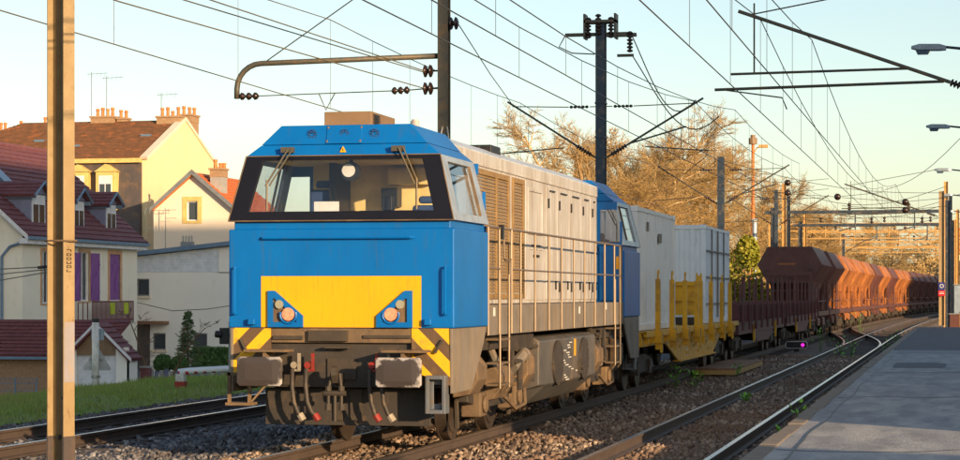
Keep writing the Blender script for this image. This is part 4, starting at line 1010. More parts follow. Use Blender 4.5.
q = MB(); q.tube([(-4.1, 0, zi), (-1.15, 0, zi + .05)], .012, 5); q.tube([(-.75, 0, zi + .06), (-.1, 0, zi + .1)], .014, 5)
q.tube([(-2.75, 0, zi + .02), (-2.6, 0, zi - .33), (-2.4, 0, zi + .02)], .014, 5); q.build('span_wire', 'mast_dark', arm)
for z in (6.75, 6.38):
    q = MB(); insul(q, (-.45, -.05, z + zz), (-.22, -.05, z + zz), .14, 2); q.tube([(-.22, -.05, z + zz), (.1, -.05, z + zz)], .02, 5); q.build('strain_insulator', 'insulator', m1, smooth=True)
q = MB(); insul(q, (.1, 0, 7.75 + zz), (.32, 0, 7.75 + zz), .14, 2); q.build('strain_insulator', 'insulator', m1, smooth=True)
q = MB(); q.tube([(.0, -.15, 5.9), (-.25, -.3, 4.4)], .02, 5); q.tube([(.1, -.15, 5.9), (.35, -.3, 4.4)], .02, 5); q.build('guy_rods', 'galv', m1)

m2 = simple_mast('tall blue grey mast behind rear cab with twin cantilevers and roof feeders', 64.98, XM, 10.3, .36)
q = MB()
for dx, dz in ((-.36, 10.2), (-.05, 10.3), (.34, 10.2), (.92, 9.75)): insul(q, (dx, -.22, dz - .4 + zz), (dx, -.22, dz + .25 + zz), .1, 6)
q.build('feeder_insulator', 'insulator', m2, smooth=True)
q = MB(); q.box(-1.1, .9, -.06, .06, 9.9 + zz, 10.0 + zz); q.box(.5, 1.0, -.05, .05, 9.25 + zz, 9.33 + zz); q.box(-.5, .5, -.3, .2, 10.28 + zz, 10.36 + zz); q.box(-.5, -.44, -.3, .2, 9.8 + zz, 10.55 + zz); q.box(.44, .5, -.3, .2, 9.8 + zz, 10.55 + zz); q.box(.2, 1.1, -.2, .0, 9.85 + zz, 9.95 + zz)
q.tube([(-1.1, 0, 9.95 + zz), (-1.3, 0, 9.6 + zz), (-.9, 0, 9.4 + zz), (-.2, 0, 9.35 + zz)], .02, 5); q.build('feeder_bracket', 'mast_dark', m2)
for k, (x0, z0, x1, z1) in enumerate(((.9, 10.0, 2.9, 7.9), (.95, 9.3, 3.6, 7.4))):
    q = MB(); q.tube([(x0 + (x1-x0)*t_, 0, z0 + zz + (z1-z0)*t_ - 1.4*math.sin(math.pi*t_)*(.5+.5*t_)) for t_ in [i/12 for i in range(13)]], .018, 5); q.build('feeder_cable', 'wire', m2)
simple_mast('blue grey mast rising behind the second white container', 99.1, XM, 8.35, .36)
simple_mast('slim dark mast standing left of the first hopper wagon', 129.9, XM, 8.3, .27)
simple_mast('slim pale mast far beyond the hopper wagons', 214, XM - .3, 8.0, .3, m='mast_blue', left=False)
# platform-side cantilever over the near track; its mast stands on the platform
def platform_mast(Y, X, label, H_=8.0, m='mast_ochre'):
    r = thing('catenary_mast', label, 'mast', (X, Y, .345), group='masts on the platform')
    z0 = -.345
    q = MB(); hbeam(q, 0, 0, 0, H_ + z0, .25, .3, R(0)); q.box(-.13, .13, -.008, .008, 0, H_ + z0); q.build('post', m, r)
    A = (-.2, 0, 6.3 + z0); T = (-5.0, 0, 8.05 + z0)
    q = MB(); q.tube([lerp(A, T, .12), lerp(A, T, 1.05)], .04, 7); q.tube([lerp(A, T, .34), (-5.6, 0, 6.7 + z0)], .032, 6) if False else None
    q.tube([(-.9, 0, 6.53 + z0), (-5.75, 0, 6.45 + z0)], .035, 6); q.tube([(-1.6, 0, 6.82 + z0), (-5.4, 0, 6.78 + z0)], .03, 6)
    q.tube([(-5.6, 0, 6.45 + z0), (-4.3, 0, 6.25 + z0), (-4.2, 0, 6.0 + z0)], .016, 5); q.tube([(-4.9, 0, 6.8 + z0), (-4.9, 0, 8.3 + z0)], .02, 5); q.tube([T, (-.1, 0, 8.9 + z0)], .016, 5)
    q.tube([A, lerp(A, T, .03)], .03, 6)
    c = q.build('cantilever', 'mast_dark', r); q = MB(); insul(q, lerp(A, T, .03), lerp(A, T, .12), .09, 6); q.build('insulator', 'insulator', c, smooth=True)
    return r
platform_mast(46.7, .62, 'platform mast beyond the right edge carrying the big cantilever tubes', 9.2)
pm = platform_mast(120.7, -.85, 'ochre platform mast with a blue and red station sign', 7.7, 'mast_ochre')
q = MB(); q.box(-.18, .18, -.19, -.16, 1.93, 2.36)
q.v = [(x, y - .02, z - .0) for x, y, z in q.v]; sgn_ = q.build('station_sign', 'sign_blue', pm)
q = MB(); q.box(-.18, .18, -.222, -.213, 1.6, 1.91); q.build('sign_lower', 'sign_red', pm)
q = MB(); pts = [(.09*math.cos(k*math.pi/8), -.225, 2.15 + .09*math.sin(k*math.pi/8)) for k in range(17)]; q.tube(pts, .025, 6); q.build('sign_ring', 'white_paint', sgn_)
q = MB(); q.box(-.14, .14, -.23, -.222, 1.72, 1.755); q.box(-.11, .11, -.23, -.222, 1.80, 1.83); q.build('sign_text', 'white_paint', pm)
bm_ = thing('catenary_mast', 'blue steel mast just behind the ochre platform mast', 'mast', (-.55, 128, .0), group='masts on the platform')
q = MB(); hbeam(q, 0, 0, -.4, 7.5, .25, .3, 0); q.box(-.13, .13, -.008, .008, -.4, 7.5); q.build('post', 'mast_blue', bm_)

# portal gantries down the line
def gantry(Y, xl, xr, z, m, label, lattice):
    g = thing('gantry', label, 'gantry', ((xl + xr)/2, Y, -.34), group='portal gantries across the tracks'); w = (xr - xl)/2; zz = z + .34
    for s in (-1, 1):
        q = MB(); hbeam(q, s*w, 0, 0, zz + .3, .26, .3, 0); q.box(s*w - .13, s*w + .13, -.008, .008, 0, zz + .3); q.build('post', m, g)
    q = MB()
    if lattice:
        for dz in (0, .6): q.box(-w, w, -.07, .07, zz - dz - .05, zz - dz + .05)
        n = int(w * 2 / .9)
        for k in range(n): x = -w + k * 2*w/n; q.tube([(x, 0, zz - .6 * (k % 2)), (x + 2*w/n, 0, zz - .6 * ((k+1) % 2))], .035, 4)
    else: q.box(-w - .6, w, -.09, .09, zz - .11, zz + .11)
    q.build('beam', m, g)
    rng = random.Random(int(Y))
    for x in (X3, X1, X2):
        lx = x + bend(Y) - (xl + xr)/2
        if abs(lx) > w: continue
        q = MB(); q.tube([(lx + .6, 0, zz), (lx + .6, 0, zz - 1.2)], .05, 5); q.tube([(lx + .6, 0, zz - 1.0), (lx - .5, 0, zz - 1.3)], .03, 5); q.tube([(lx + .2, 0, zz + .1), (lx + .2, 0, zz + .7)], .03, 5); q.build('drop_bracket', m, g)
        q = MB(); insul(q, (lx + .2, 0, zz + .1), (lx + .2, 0, zz + .6), .14, 2); q.build('insulator', 'insulator', g, smooth=True)
gantry(147, -12.2, -.6, 7.6, 'mast_blue', 'nearest dark tube gantry crossing above the hopper wagons', False)
gantry(173, -12.2, -.4, 7.55, 'mast_blue', 'second dark tube gantry just behind the nearest one', False)
gantry(205, -19, 1.5, 7.9, 'stack_ochre', 'golden lattice gantry nearest of the golden ones', True)
gantry(236, -19, 2.5, 7.8, 'stack_ochre', 'golden lattice gantry second of the golden ones', True)
gantry(285, -22, 4, 8.1, 'stack_ochre', 'faint golden lattice gantry farthest down the line', True)
for Yg_, xl_, xr_, zg_, lb_ in ((190, -16, -.2, 8.2, 'golden lattice gantry between the dark and golden ones'), (221, -17, 1.0, 8.3, 'golden lattice gantry with higher beam in the golden row'), (258, -18, 3.2, 8.2, 'golden lattice gantry behind the tall golden row'), (312, -18, 6.5, 8.4, 'last faint golden lattice gantry before the hill')): gantry(Yg_, xl_, xr_, zg_, 'stack_ochre', lb_, True)
# floating weights of the tension wires: strain insulators in the air near the near gantry
# ------------------------------------------------------------------ overhead wires
def wire(name, pts, r, m='wire', label='', parent=None, group=None):
    q = MB(); q.tube(pts, r, 5); o = q.build(name, m, parent)
    if parent is None: tag(o, label, 'wire', group or 'overhead wires')
    return o
def catline(label, x, ys_, zc, zm, sag0, m='wire', dx=0, r=.011, curved=True):
    t_ = thing('catenary', label, 'overhead line', (0, 0, 0), group='overhead lines above the tracks')
    cp, mpz = [], []
    for a, b_ in zip(ys_[:-1], ys_[1:]):
        n = max(6, int((b_ - a) / 6)); sag = min(1.25, sag0 * ((b_ - a) / 60) ** 2)
        for i in range(n):
            k = i / n; yy = a + (b_ - a) * k; cp.append((x + dx*math.sin(yy*.08) + bend(yy), yy, zc)); mpz.append((x + bend(yy) + dx*math.sin(yy*.08), yy, zm - 4*sag*k*(1-k)))
    cp.append((x + bend(ys_[-1]), ys_[-1], zc)); mpz.append((x + bend(ys_[-1]), ys_[-1], zm))
    wire('contact_wire', cp, r, m, parent=t_); wire('messenger_wire', mpz, r, m, parent=t_)
    for i in range(len(cp)):
        if cp[i][1] > 150: break
        wire('dropper', [cp[i], mpz[i]], .005, m, parent=t_)
    return t_
S1 = [5, 64.98, 99.1, 129.9, 173, 205, 236, 285, 330]
catline('overhead line above the locomotive and its train', X1 - .1, S1, 5.95, 7.85, 1.0, dx=.0)
catline('second overlapping line just right of the train line', X1 + .62, [2, 70, 99.1], 6.05, 8.0, 1.0)
catline('overhead line above the platform track', X2 - .4, [-10, 46.7, 120.7, 147, 173, 205, 236, 285, 330], 5.95, 7.95, 1.0)
catline('overhead line above the far left track', X3, [8, 44.4, 64.98, 99.1, 129.9], 6.0, 7.9, 1.0, m='wire_sun_gold')
catline('second overhead line just right of the platform track line', X2 + .35, [-4, 52, 120.7, 150], 6.1, 8.1, 1.0)
wire('feeder_wire', [(-11.0, 44.35, 6.75), (-11.6, 30, 6.65), (-12.2, 12, 6.9)], .012, 'wire_sun_gold', 'upper golden wire running left from the strain insulator')
wire('feeder_wire', [(-11.0, 44.35, 6.72), (-11.9, 30, 6.6), (-12.6, 12, 6.9)], .012, 'wire_sun_gold', 'golden wire just below the upper golden wire at left')
wire('feeder_wire', [(-11.0, 44.35, 6.38), (-12.1, 30, 6.35), (-12.8, 12, 6.5)], .012, 'wire_sun_gold', 'lowest golden wire running left from the mast with bent arm')
wire('stay_wire', [(-14.5, 44.35, 7.05), (-10.6, 44.3, 9.6)], .014, 'wire', 'thin stay wire slanting up from bent tube arm to the mast')
wire('stay_wire', [(-10.3, 44.4, 7.75), (-11.8, 54.6, 7.72), (-13.3, 64.9, 7.8)], .012, 'wire', 'wire slanting down from mast with bent arm to the left cantilever')
for k, (a, b_) in enumerate((((-.85, 120.7, 7.6), (-10.6, 99.1, 8.2)), ((-.85, 120.7, 6.9), (-7.5, 147, 7.6)), ((.6, 84, 8.5), (-3.9, 120.7, 7.8)), ((-.7, 120.7, 7.4), (2.2, 100, 8.2)))):
    pts = [tuple(Vector(a).lerp(Vector(b_), t_/8) - Vector((0, 0, .5*math.sin(math.pi*t_/8)))) for t_ in range(9)]
    wire('cross_wire', pts, .014, 'wire', ['sagging cross wire from platform mast towards the container mast', 'cross wire from platform mast to the near gantry', 'wire descending steeply from upper right to the platform mast', 'wire leaving the platform mast towards the right edge'][k])
for k, (x, y, z, lb) in enumerate(((-5.9, 110, 6.95, 'dark round insulator hanging above the second hopper wagon'), (-2.6, 112, 6.75, 'upper of two dark round insulators beside the platform mast'), (-2.6, 112, 6.33, 'lower of two dark round insulators beside the platform mast'), (-9.0, 118, 8.1, 'upper dark round insulator left of the first hopper top'), (-9.0, 118, 7.55, 'lower dark round insulator left of the first hopper top'))):
    it = thing('line_insulator', lb, 'insulator', (x, y, z), group='round insulators on the wires')
    q = MB(); insul(q, (0, -.2, 0), (0, .2, 0), .17, 2); q.build('insulator_body', 'insulator', it, smooth=True)
    q = MB(); q.tube([(-3.2, 0, .25), (-.1, 0, 0), (2.2, 0, .2)], .012, 4); q.build('tension_wire', 'wire', it)

# ------------------------------------------------------------------ platform lamps
def lamp(Y, label):
    L = thing('street_lamp', label, 'street lamp', (1.35, Y, .345), group='platform lamps at the right edge')
    z = 7.6 - .345
    q = MB(); q.tube([(0, 0, 0), (0, 0, 5.5), (-.05, 0, 6.4), (-.4, 0, z - .25), (-1.0, 0, z - .05), (-1.65, 0, z + .03)], [.09, .075, .06, .045, .035, .03], 8); q.build('post', 'mast_blue', L, smooth=True)
    q = MB(); q.loft([[(-1.6, a*.06, z + b_*.05) for a, b_ in ((-1,-1),(1,-1),(1,1),(-1,1))], [(-1.75, a*.14, z + b_*.07 + .02) for a, b_ in ((-1,-1),(1,-1),(1,1),(-1,1))], [(-2.2, a*.15, z + b_*.07 + .03) for a, b_ in ((-1,-1),(1,-1),(1,1),(-1,1))], [(-2.38, a*.09, z + b_*.03 + .03) for a, b_ in ((-1,-1),(1,-1),(1,1),(-1,1))]]); h_ = q.build('lamp_head', 'lamp_blue', L, bevel=.015)
    q = MB(); q.loft([[(x, y, z - .05) for x, y in ((-2.28, -.1), (-1.95, -.12), (-1.95, .12), (-2.28, .1))], [(x, y, z - .13) for x, y in ((-2.24, -.07), (-2.0, -.08), (-2.0, .08), (-2.24, .07))]]); q.build('lamp_glass', 'pane_cold', h_)
for Y, lb in ((50, 'nearest platform lamp head, largest and highest at right edge'), (73.5, 'second platform lamp head below the largest one'), (99, 'third platform lamp head from the top right'), (124, 'fourth platform lamp head beside the ochre mast top'), (148, 'farthest platform lamp head, lowest beside the ochre mast')): lamp(Y, lb)
# tall floodlight pole and slim white pole behind the first hopper
fp = thing('floodlight_pole', 'tall rusty orange pole with lamp heads behind the stake wagons', 'light pole', (-16.1, 174.6, -.34))
q = MB(); q.tube([(0, 0, 0), (0, 0, 14.6)], [.18, .12], 8); q.build('pole', 'tile_orange', fp)
q = MB(); q.cyl((0, 0, 14.5), (0, 0, 15.0), .35, 10); q.cyl((0, 0, 15.0), (0, 0, 15.25), .2, 10); q.build('top_lamp', 'tan_box', fp)
q = MB(); q.tube([(0, 0, 13.6), (.3, 0, 14.2), (.5, 0, 14.25)], .05, 5); q.box(.45, 1.2, -.15, .15, 14.2, 14.45); q.build('arm_lamp', 'stack_ochre', fp)
wp = thing('signal_post', 'slim pale blue post left of the first hopper wagon', 'post', (-13.9, 152, -.34))
q = MB(); q.tube([(0, 0, 0), (0, 0, 7.6)], .17, 8); q.box(-.2, .2, -.1, .1, 7.4, 7.7); q.build('post', 'lamp_blue', wp)
# track-side things
bx0 = thing('board_walkway', 'low wooden board platform on concrete blocks between the tracks', 'walkway', (-6.25, 57.0, -.2))
for i in range(5):
    q = MB(); q.box(-.52 + i*.21, -.52 + i*.21 + .2, 0, 8.2, .22, .27); q.build('board', 'wood', bx0, bevel=.006)
q = MB(); q.box(-.53, .53, -.03, .03, .10, .218); q.box(.47, .53, .03, 8.2, .10, .218); q.box(-.53, .53, 8.14, 8.2, .10, .218) if False else None; q.build('edge_board', 'stack_ochre', bx0)
for x in (-.4, .2):
    for y in (.15, 4, 7.6): q = MB(); q.box(x, x + .24, y, y + .3, -.06, .1); q.build('block', 'concrete', bx0, bevel=.01)
ds = thing('dwarf_signal', 'small black dwarf signal with a glowing magenta light beside the track', 'signal', (-6.1, 84.5, -.2))
q = MB(); q.loft([[( x, y, z) for x, z in [(-.42 + .13 - .13*math.sin(a), .25 + .13*math.cos(a)) for a in [R(180 - 22.5*k) for k in range(0)]] + [(-.42, .20), (-.36, .13), (.36, .13), (.42, .2), (.42, .34), (.36, .41), (-.36, .41), (-.42, .34)]] for y in (-.12, .12)]); q.box(-.1, .1, -.05, .05, -.05, .14); q.build('signal_case', 'black', ds, bevel=.02)
q = MB(); q.tube([(-.41, -.13, .2), (-.36, -.13, .14), (.36, -.13, .14), (.41, -.13, .2), (.41, -.13, .34), (.36, -.13, .40), (-.36, -.13, .40), (-.41, -.13, .34), (-.41, -.13, .2)], .014, 4); q.build('white_rim', 'white_paint', ds)
q = MB(); q.cyl((.24, -.12, .27), (.24, -.14, .27), .07, 14); q.build('light', 'signal_glow', ds)
q = MB(); q.cyl((-.2, -.12, .27), (-.2, -.13, .27), .07, 14); q.build('unlit_lens', 'pane', ds)
# weeds in the ballast
def weed(X, Y, h, label, seed):
    rng = random.Random(seed); q = MB()
    for k in range(26):
        a = rng.uniform(0, 6.28); r_ = rng.uniform(.02, .16) * h / .3; z = rng.uniform(.04, h); w = .035
        c = Vector((r_*math.cos(a), r_*math.sin(a), z)); d = Vector((math.cos(a), math.sin(a), rng.uniform(.2, 1.2))).normalized() * .09; s = Vector((-math.sin(a), math.cos(a), 0)) * w
        q.add([c - d*.3, c + s, c + d, c - s], [(0, 1, 2, 3)])
    h *= .8
    t_ = thing('weed_plant', label, 'weed', (X, Y, -.2), group='weeds growing in the ballast')
    q.build('leaves', 'weed_green', t_, recalc=False)
    q = MB()
    for k in range(5): a = k*1.3; q.tube([(0, 0, -.03), (.06*math.cos(a), .06*math.sin(a), h*.6), (.1*math.cos(a), .1*math.sin(a), h)], .008, 4)
    q.build('stems', 'leaf_green', t_)
for k, (X, Y, h, lb) in enumerate(((-6.0, 50.5, .42, 'bright green weed clump below the yellow wagon'), (-6.35, 49.5, .6, 'taller thin weed left of the bright clump'), (-5.72, 57.4, .4, 'weed at the front corner of the wooden walkway'), (-5.2, 84.8, .9, 'tall weed just right of the dwarf signal'), (-4.2, 44, .2, 'low weed against the near rail'), (-2.55, 36, .45, 'weed between near rail and platform edge'), (-2.45, 31.5, .3, 'small weed touching the platform edge'), (-3.6, 76, .8, 'weed clump inside the platform track near the switch'), (-4.1, 78.5, .7, 'weed just left of the switch weed clump'), (-2.3, 74, .7, 'weed row start at the far platform edge'), (-2.3, 84, .9, 'weed growing on the far platform edge'), (-5.6, 128, 1.2, 'bushy weed between tracks beside orange hoppers'))): weed(X, Y, h, lb, k)

# ------------------------------------------------------------------ houses
GZ = -3.0
def wall_holes(mb, org, du, dn, a0, a1, z0, z1, holes, t=.3):
    A = sorted({a0, a1, *[h[0] for h in holes], *[h[1] for h in holes]}); Z = sorted({z0, z1, *[h[2] for h in holes], *[h[3] for h in holes]})
    org, du, dn = Vector(org), Vector(du), Vector(dn)
    def P_(a, z, d): v = org + du * a + dn * d; return (v.x, v.y, z)
    def hole(i, j):
        if i < 0 or j < 0 or i >= len(A) - 1 or j >= len(Z) - 1: return None
        am, zm = (A[i] + A[i+1])/2, (Z[j] + Z[j+1])/2
        return any(h[0] < am < h[1] and h[2] < zm < h[3] for h in holes)
    for i in range(len(A) - 1):
        for j in range(len(Z) - 1):
            if hole(i, j):
                for (ii, jj, p, q_) in ((i-1, j, (A[i], Z[j]), (A[i], Z[j+1])), (i+1, j, (A[i+1], Z[j]), (A[i+1], Z[j+1])), (i, j-1, (A[i], Z[j]), (A[i+1], Z[j])), (i, j+1, (A[i], Z[j+1]), (A[i+1], Z[j+1]))):
                    if hole(ii, jj) is False: mb.quad(P_(*p, 0), P_(*q_, 0), P_(*q_, t), P_(*p, t))
            else:
                mb.quad(P_(A[i], Z[j], 0), P_(A[i+1], Z[j], 0), P_(A[i+1], Z[j+1], 0), P_(A[i], Z[j+1], 0))
                mb.quad(P_(A[i], Z[j], t), P_(A[i+1], Z[j], t), P_(A[i+1], Z[j+1], t), P_(A[i], Z[j+1], t))
def obox(mb, org, du, dn, a0, a1, z0, z1, d0, d1):
    org, du, dn = Vector(org), Vector(du), Vector(dn)
    def P_(a, z, d): v = org + du * a + dn * d; return (v.x, v.y, z)
    mb.loft([[P_(a0, z0, d0), P_(a1, z0, d0), P_(a1, z0, d1), P_(a0, z0, d1)], [P_(a0, z1, d0), P_(a1, z1, d0), P_(a1, z1, d1), P_(a0, z1, d1)]])
def window(root, org, du, dn, h, fm='trim_white', pm_='pane', sur=None, sill=None, mull=1, sw=.14):
    a0, a1, z0, z1 = h; q = MB(); b_ = .07
    for x in ((a0, a0 + b_), (a1 - b_, a1)): obox(q, org, du, dn, *x, z0, z1, .12, .18)
    for z in ((z0, z0 + b_), (z1 - b_, z1)): obox(q, org, du, dn, a0 + b_, a1 - b_, *z, .12, .18)
    for k in range(mull): c = a0 + (a1 - a0) * (k + 1)/(mull + 1); obox(q, org, du, dn, c - .04, c + .04, z0 + b_, z1 - b_, .12, .17)
    w = q.build('window', fm, root)
    q = MB(); obox(q, org, du, dn, a0 + .03, a1 - .03, z0 + .03, z1 - .03, .19, .2); q.build('pane', pm_, w)
    if sur:
        q = MB()
        for x in ((a0 - sw, a0), (a1, a1 + sw)): obox(q, org, du, dn, *x, z0 - sw*.6, z1 + sw, -.03, .03)
        obox(q, org, du, dn, a0, a1, z1, z1 + sw, -.03, .03); obox(q, org, du, dn, a0, a1, z0 - sw*.6, z0, -.04, .03); q.build('surround', sur, w)
    if sill: q = MB(); obox(q, org, du, dn, a0 - .1, a1 + .1, z0 - .12, z0, -.12, .05); q.build('sill', sill, w)
    return w
def roof_slope(mb, eL, eR, rR, rL, course=.36, t=.06, thick=.12):
    eL, eR, rR, rL = map(Vector, (eL, eR, rR, rL)); n_ = (eR - eL).cross(rL - eL).normalized()
    if n_.z < 0: n_ = -n_
    n = max(2, int((rL - eL).length / course))
    for i in range(n):
        k0, k1 = i / n, (i + 1.08) / n; k1 = min(k1, 1)
        a, b_ = eL.lerp(rL, k0), eR.lerp(rR, k0); c, d = eR.lerp(rR, k1), eL.lerp(rL, k1)
        mb.loft([[a, b_, c, d], [a + n_*(t + .02), b_ + n_*(t + .02), c + n_*.02, d + n_*.02]])
    u = -n_ * thick
    mb.loft([[eL + u, eR + u, rR + u, rL + u], [eL - n_*.004, eR - n_*.004, rR - n_*.004, rL - n_*.004]])
def chimney(root, x0, x1, y0, y1, z0, z1, pots, m='brick', capm='plaster_pink', ph=.6):
    q = MB(); q.box(x0, x1, y0, y1, z0, z1 - .55); ch = q.build('chimney', capm, root)
    q = MB(); q.box(x0 - .03, x1 + .03, y0 - .03, y1 + .03, z1 - .55, z1 - .08); q.box(x0 - .1, x1 + .1, y0 - .1, y1 + .1, z1 - .12, z1); q.build('stack_head', m, ch)
    for (px, py, hh_) in pots:
        q = MB(); q.tube([(px, py, z1), (px, py, z1 + ph*hh_*.7), (px, py, z1 + ph*hh_*.72), (px, py, z1 + ph*hh_)], [.13, .11, .15, .13], 8); q.build('chimney_pot', 'pot', ch)
def antenna(root, x, y, z0, z1, dirx=1, n=5):
    q = MB(); q.tube([(x, y, z0), (x, y, z1)], .025, 5); q.tube([(x - .3*dirx, y, z1 - .15), (x + 1.2*dirx, y, z1 - .1)], .015, 4)
    for k in range(n): q.tube([(x - .2*dirx + k*.3*dirx, y - .1, z1 - .14 - .22), (x - .2*dirx + k*.3*dirx, y + .1, z1 - .14 + .22)], .01, 4)
    q.build('antenna', 'galv', root)

# --- house with purple shutters (facade faces the railway)
hp = thing('house', 'cream house with purple shutters, dormers and dark red tiled roof', 'house', (0, 0, 0))
xf, ya, yb, ze, xr, zr = -42.3, 93.1, 107.4, 5.0, -47.4, 9.6
org, du, dn = (xf, 0, 0), (0, 1, 0), (-1, 0, 0)
H1 = [(95.2, 96.2, 1.6, 4.1), (99.75, 100.95, 1.7, 4.15), (103.6, 105.0, 1.75, 4.1)]
q = MB(); wall_holes(q, org, du, dn, ya, yb, GZ, ze, H1); wall_holes(q, (0, ya, 0), (1, 0, 0), (0, 1, 0), -52.5, xf, GZ, ze, []); wall_holes(q, (0, yb, 0), (1, 0, 0), (0, -1, 0), -52.5, xf, GZ, ze, [])
for y_, d_ in ((ya, .3), (yb, -.3)): q.prism([(-52.5, ze), (xf, ze), (xr, zr - .12)], 'y', y_, y_ + d_)
wl = q.build('wall', 'plaster_cream', hp, recalc=False)
q = MB(); q.box(-52.5, -52.2, ya, yb, GZ, ze); q.build('wall', 'plaster_cream', hp)
window(hp, org, du, dn, H1[0], 'trim_white', 'pane', 'trim_peach', None, 1)
window(hp, org, du, dn, H1[1], 'trim_white', 'pane', 'trim_peach', None, 1)
q = MB(); obox(q, org, du, dn, 103.6, 105.0, 1.75, 4.1, .14, .2); q.build('window_back', 'dark_void', hp)
q = MB(); obox(q, org, du, dn, 103.35, 103.6, 1.65, 4.3, -.03, .03); obox(q, org, du, dn, 105.0, 105.25, 1.65, 4.3, -.03, .03); obox(q, org, du, dn, 103.6, 105.0, 4.1, 4.3, -.03, .03); q.build('surround', 'trim_peach', hp)
for a0, a1, d in ((103.62, 104.28, .03), (104.32, 104.98, .03), (98.9, 99.72, -.06), (101.05, 102.2, -.06)):
    q = MB(); obox(q, org, du, dn, a0, a1, 1.72, 4.1, d, d + .05); s_ = q.build('shutter', 'shutter_purple', hp, bevel=.01)
    q = MB()
    for z in (2.1, 3.6): obox(q, org, du, dn, a0 + .05, a1 - .05, z, z + .12, d - .03, d)
    v0 = Vector((xf - d + .02, a0 + .08, 2.25)); v1 = Vector((xf - d + .02, a1 - .08, 3.55)); q.tube([v0, v1], .045, 4); q.build('shutter_brace', 'shutter_purple', s_)
q = MB(); obox(q, org, du, dn, 99.0, 104.4, .55, .68, -1.0, 0); bal = q.build('balcony', 'concrete', hp)
q = MB()
for z in (.75, 1.65): obox(q, org, du, dn, 99.0, 104.4, z, z + .06, -1.0, -.95)
for k in range(37): a = 99.0 + k * .15; obox(q, org, du, dn, a, a + .04, .68, 1.65, -.99, -.96)
for d in (-.75, -.5, -.25): obox(q, org, du, dn, 99.0, 99.04, .68, 1.65, d, d + .04)
q.build('balcony_railing', 'balcony', bal)
for k, a in enumerate((101.2, 103.0)):
    q = MB(); obox(q, org, du, dn, a, a + .55, 1.05, 1.62, -1.06, -1.01); q.build('hanging_cloth', 'lime', bal)
# roof
q = MB(); roof_slope(q, (xf + .45, ya - .4, ze - .25), (xf + .45, yb + .4, ze - .25), (xr, yb + .4, zr), (xr, ya - .4, zr)); q.build('roof', 'tile_purple', hp)
q = MB(); roof_slope(q, (-52.9, ya - .4, ze - .25), (-52.9, yb + .4, ze - .25), (xr, yb + .4, zr), (xr, ya - .4, zr)); q.build('roof', 'tile_purple', hp)
q = MB(); q.tube([(xr, ya - .4, zr + .05), (xr, yb + .4, zr + .05)], .13, 8); q.build('ridge_tiles', 'tile_purple', hp)
q = MB(); q.box(xf + .0, xf + .42, ya - .4, yb + .4, ze - .62, ze - .36); q.build('eaves_board', 'trim_white', hp)
q = MB(); q.box(xf + .44, xf + .58, ya - .4, yb + .4, ze - .42, ze - .27); q.tube([(xf + .3, ya - .3, ze - .5), (xf - .6, ya - .08, ze - .75), (xf - 1.0, ya - .08, ze - 1.2), (xf - 1.0, ya - .08, GZ)], .07, 6); q.build('gutter', 'trim_blue', hp)
for s, xe in ((1, xf + .45), (-1, -52.9)):
    q = MB(); q.loft([[(xe, ya - .43, ze - .45), (xr, ya - .43, zr - .2), (xr, ya - .43, zr + .02), (xe, ya - .43, ze - .22)], [(xe, ya - .38, ze - .45), (xr, ya - .38, zr - .2), (xr, ya - .38, zr + .02), (xe, ya - .38, ze - .22)]]); q.build('verge_board', 'trim_white', hp)
q = MB(); k = .62; px_, pz_ = xf + .45 + (xr - xf - .45)*k, ze - .25 + (zr - ze + .25)*k
q.loft([[(px_ + .55, 96.2, pz_ - .4), (px_ + .55, 97.2, pz_ - .4), (px_ - .3, 97.2, pz_ + .4), (px_ - .3, 96.2, pz_ + .4)], [(px_ + .63, 96.2, pz_ - .27), (px_ + .63, 97.2, pz_ - .27), (px_ - .22, 97.2, pz_ + .53), (px_ - .22, 96.2, pz_ + .53)]]); q.build('skylight', 'pane_cold', hp)
def dormer(yc, w, h):
    z0 = ze + .25; xfr = xf - .35; dx = h / ((zr - ze) / (xf - xr)) + .4; ztop = z0 + h
    q = MB(); q.prism([(xfr, z0 - .1), (xfr, ztop), (xfr - dx, ztop)], 'y', yc - w/2, yc + w/2); d = q.build('dormer', 'slate_blue', hp)
    q = MB(); q.prism([(yc - w/2 - .18, ztop), (yc + w/2 + .18, ztop), (yc, ztop + .55)], 'x', xfr + .02, xfr + .07); q.build('dormer_gable', 'slate_blue', d)
    q = MB(); dr = dx + .75
    for s in (-1, 1): roof_slope(q, (xfr + .35, yc + s*(w/2 + .28), ztop - .08), (xfr - dx - .1, yc + s*(w/2 + .28), ztop - .08), (xfr - dr, yc, ztop + .62), (xfr + .35, yc, ztop + .62), .3, .05, .1)
    q.build('dormer_roof', 'tile_purple', d)
    q = MB()
    for s in (-1, 1): q.tube([(xfr + .36, yc + s*(w/2 + .28), ztop - .1), (xfr + .36, yc, ztop + .58)], .07, 4); q.box(xfr - dx, xfr + .3, yc + s*(w/2 + .08) - .07, yc + s*(w/2 + .08) + .07, ztop - .22, ztop - .02)
    q.build('dormer_trim', 'trim_blue', d)
    q = MB(); q.box(xfr + .0, xfr + .05, yc - w/2 + .12, yc + w/2 - .12, z0 + .05, ztop - .05); q.build('dormer_window', 'trim_white', d)
    q = MB()
    for s in (0, 1): q.box(xfr + .051, xfr + .06, yc - w/2 + .22 + s*(w/2 - .17), yc - .06 + s*(w/2 - .17), z0 + .15, ztop - .5)
    q.build('dormer_pane', 'pane', d)
dormer(95.6, 1.7, 1.55); dormer(100.4, 1.5, 1.45); dormer(104.6, 1.5, 1.45)

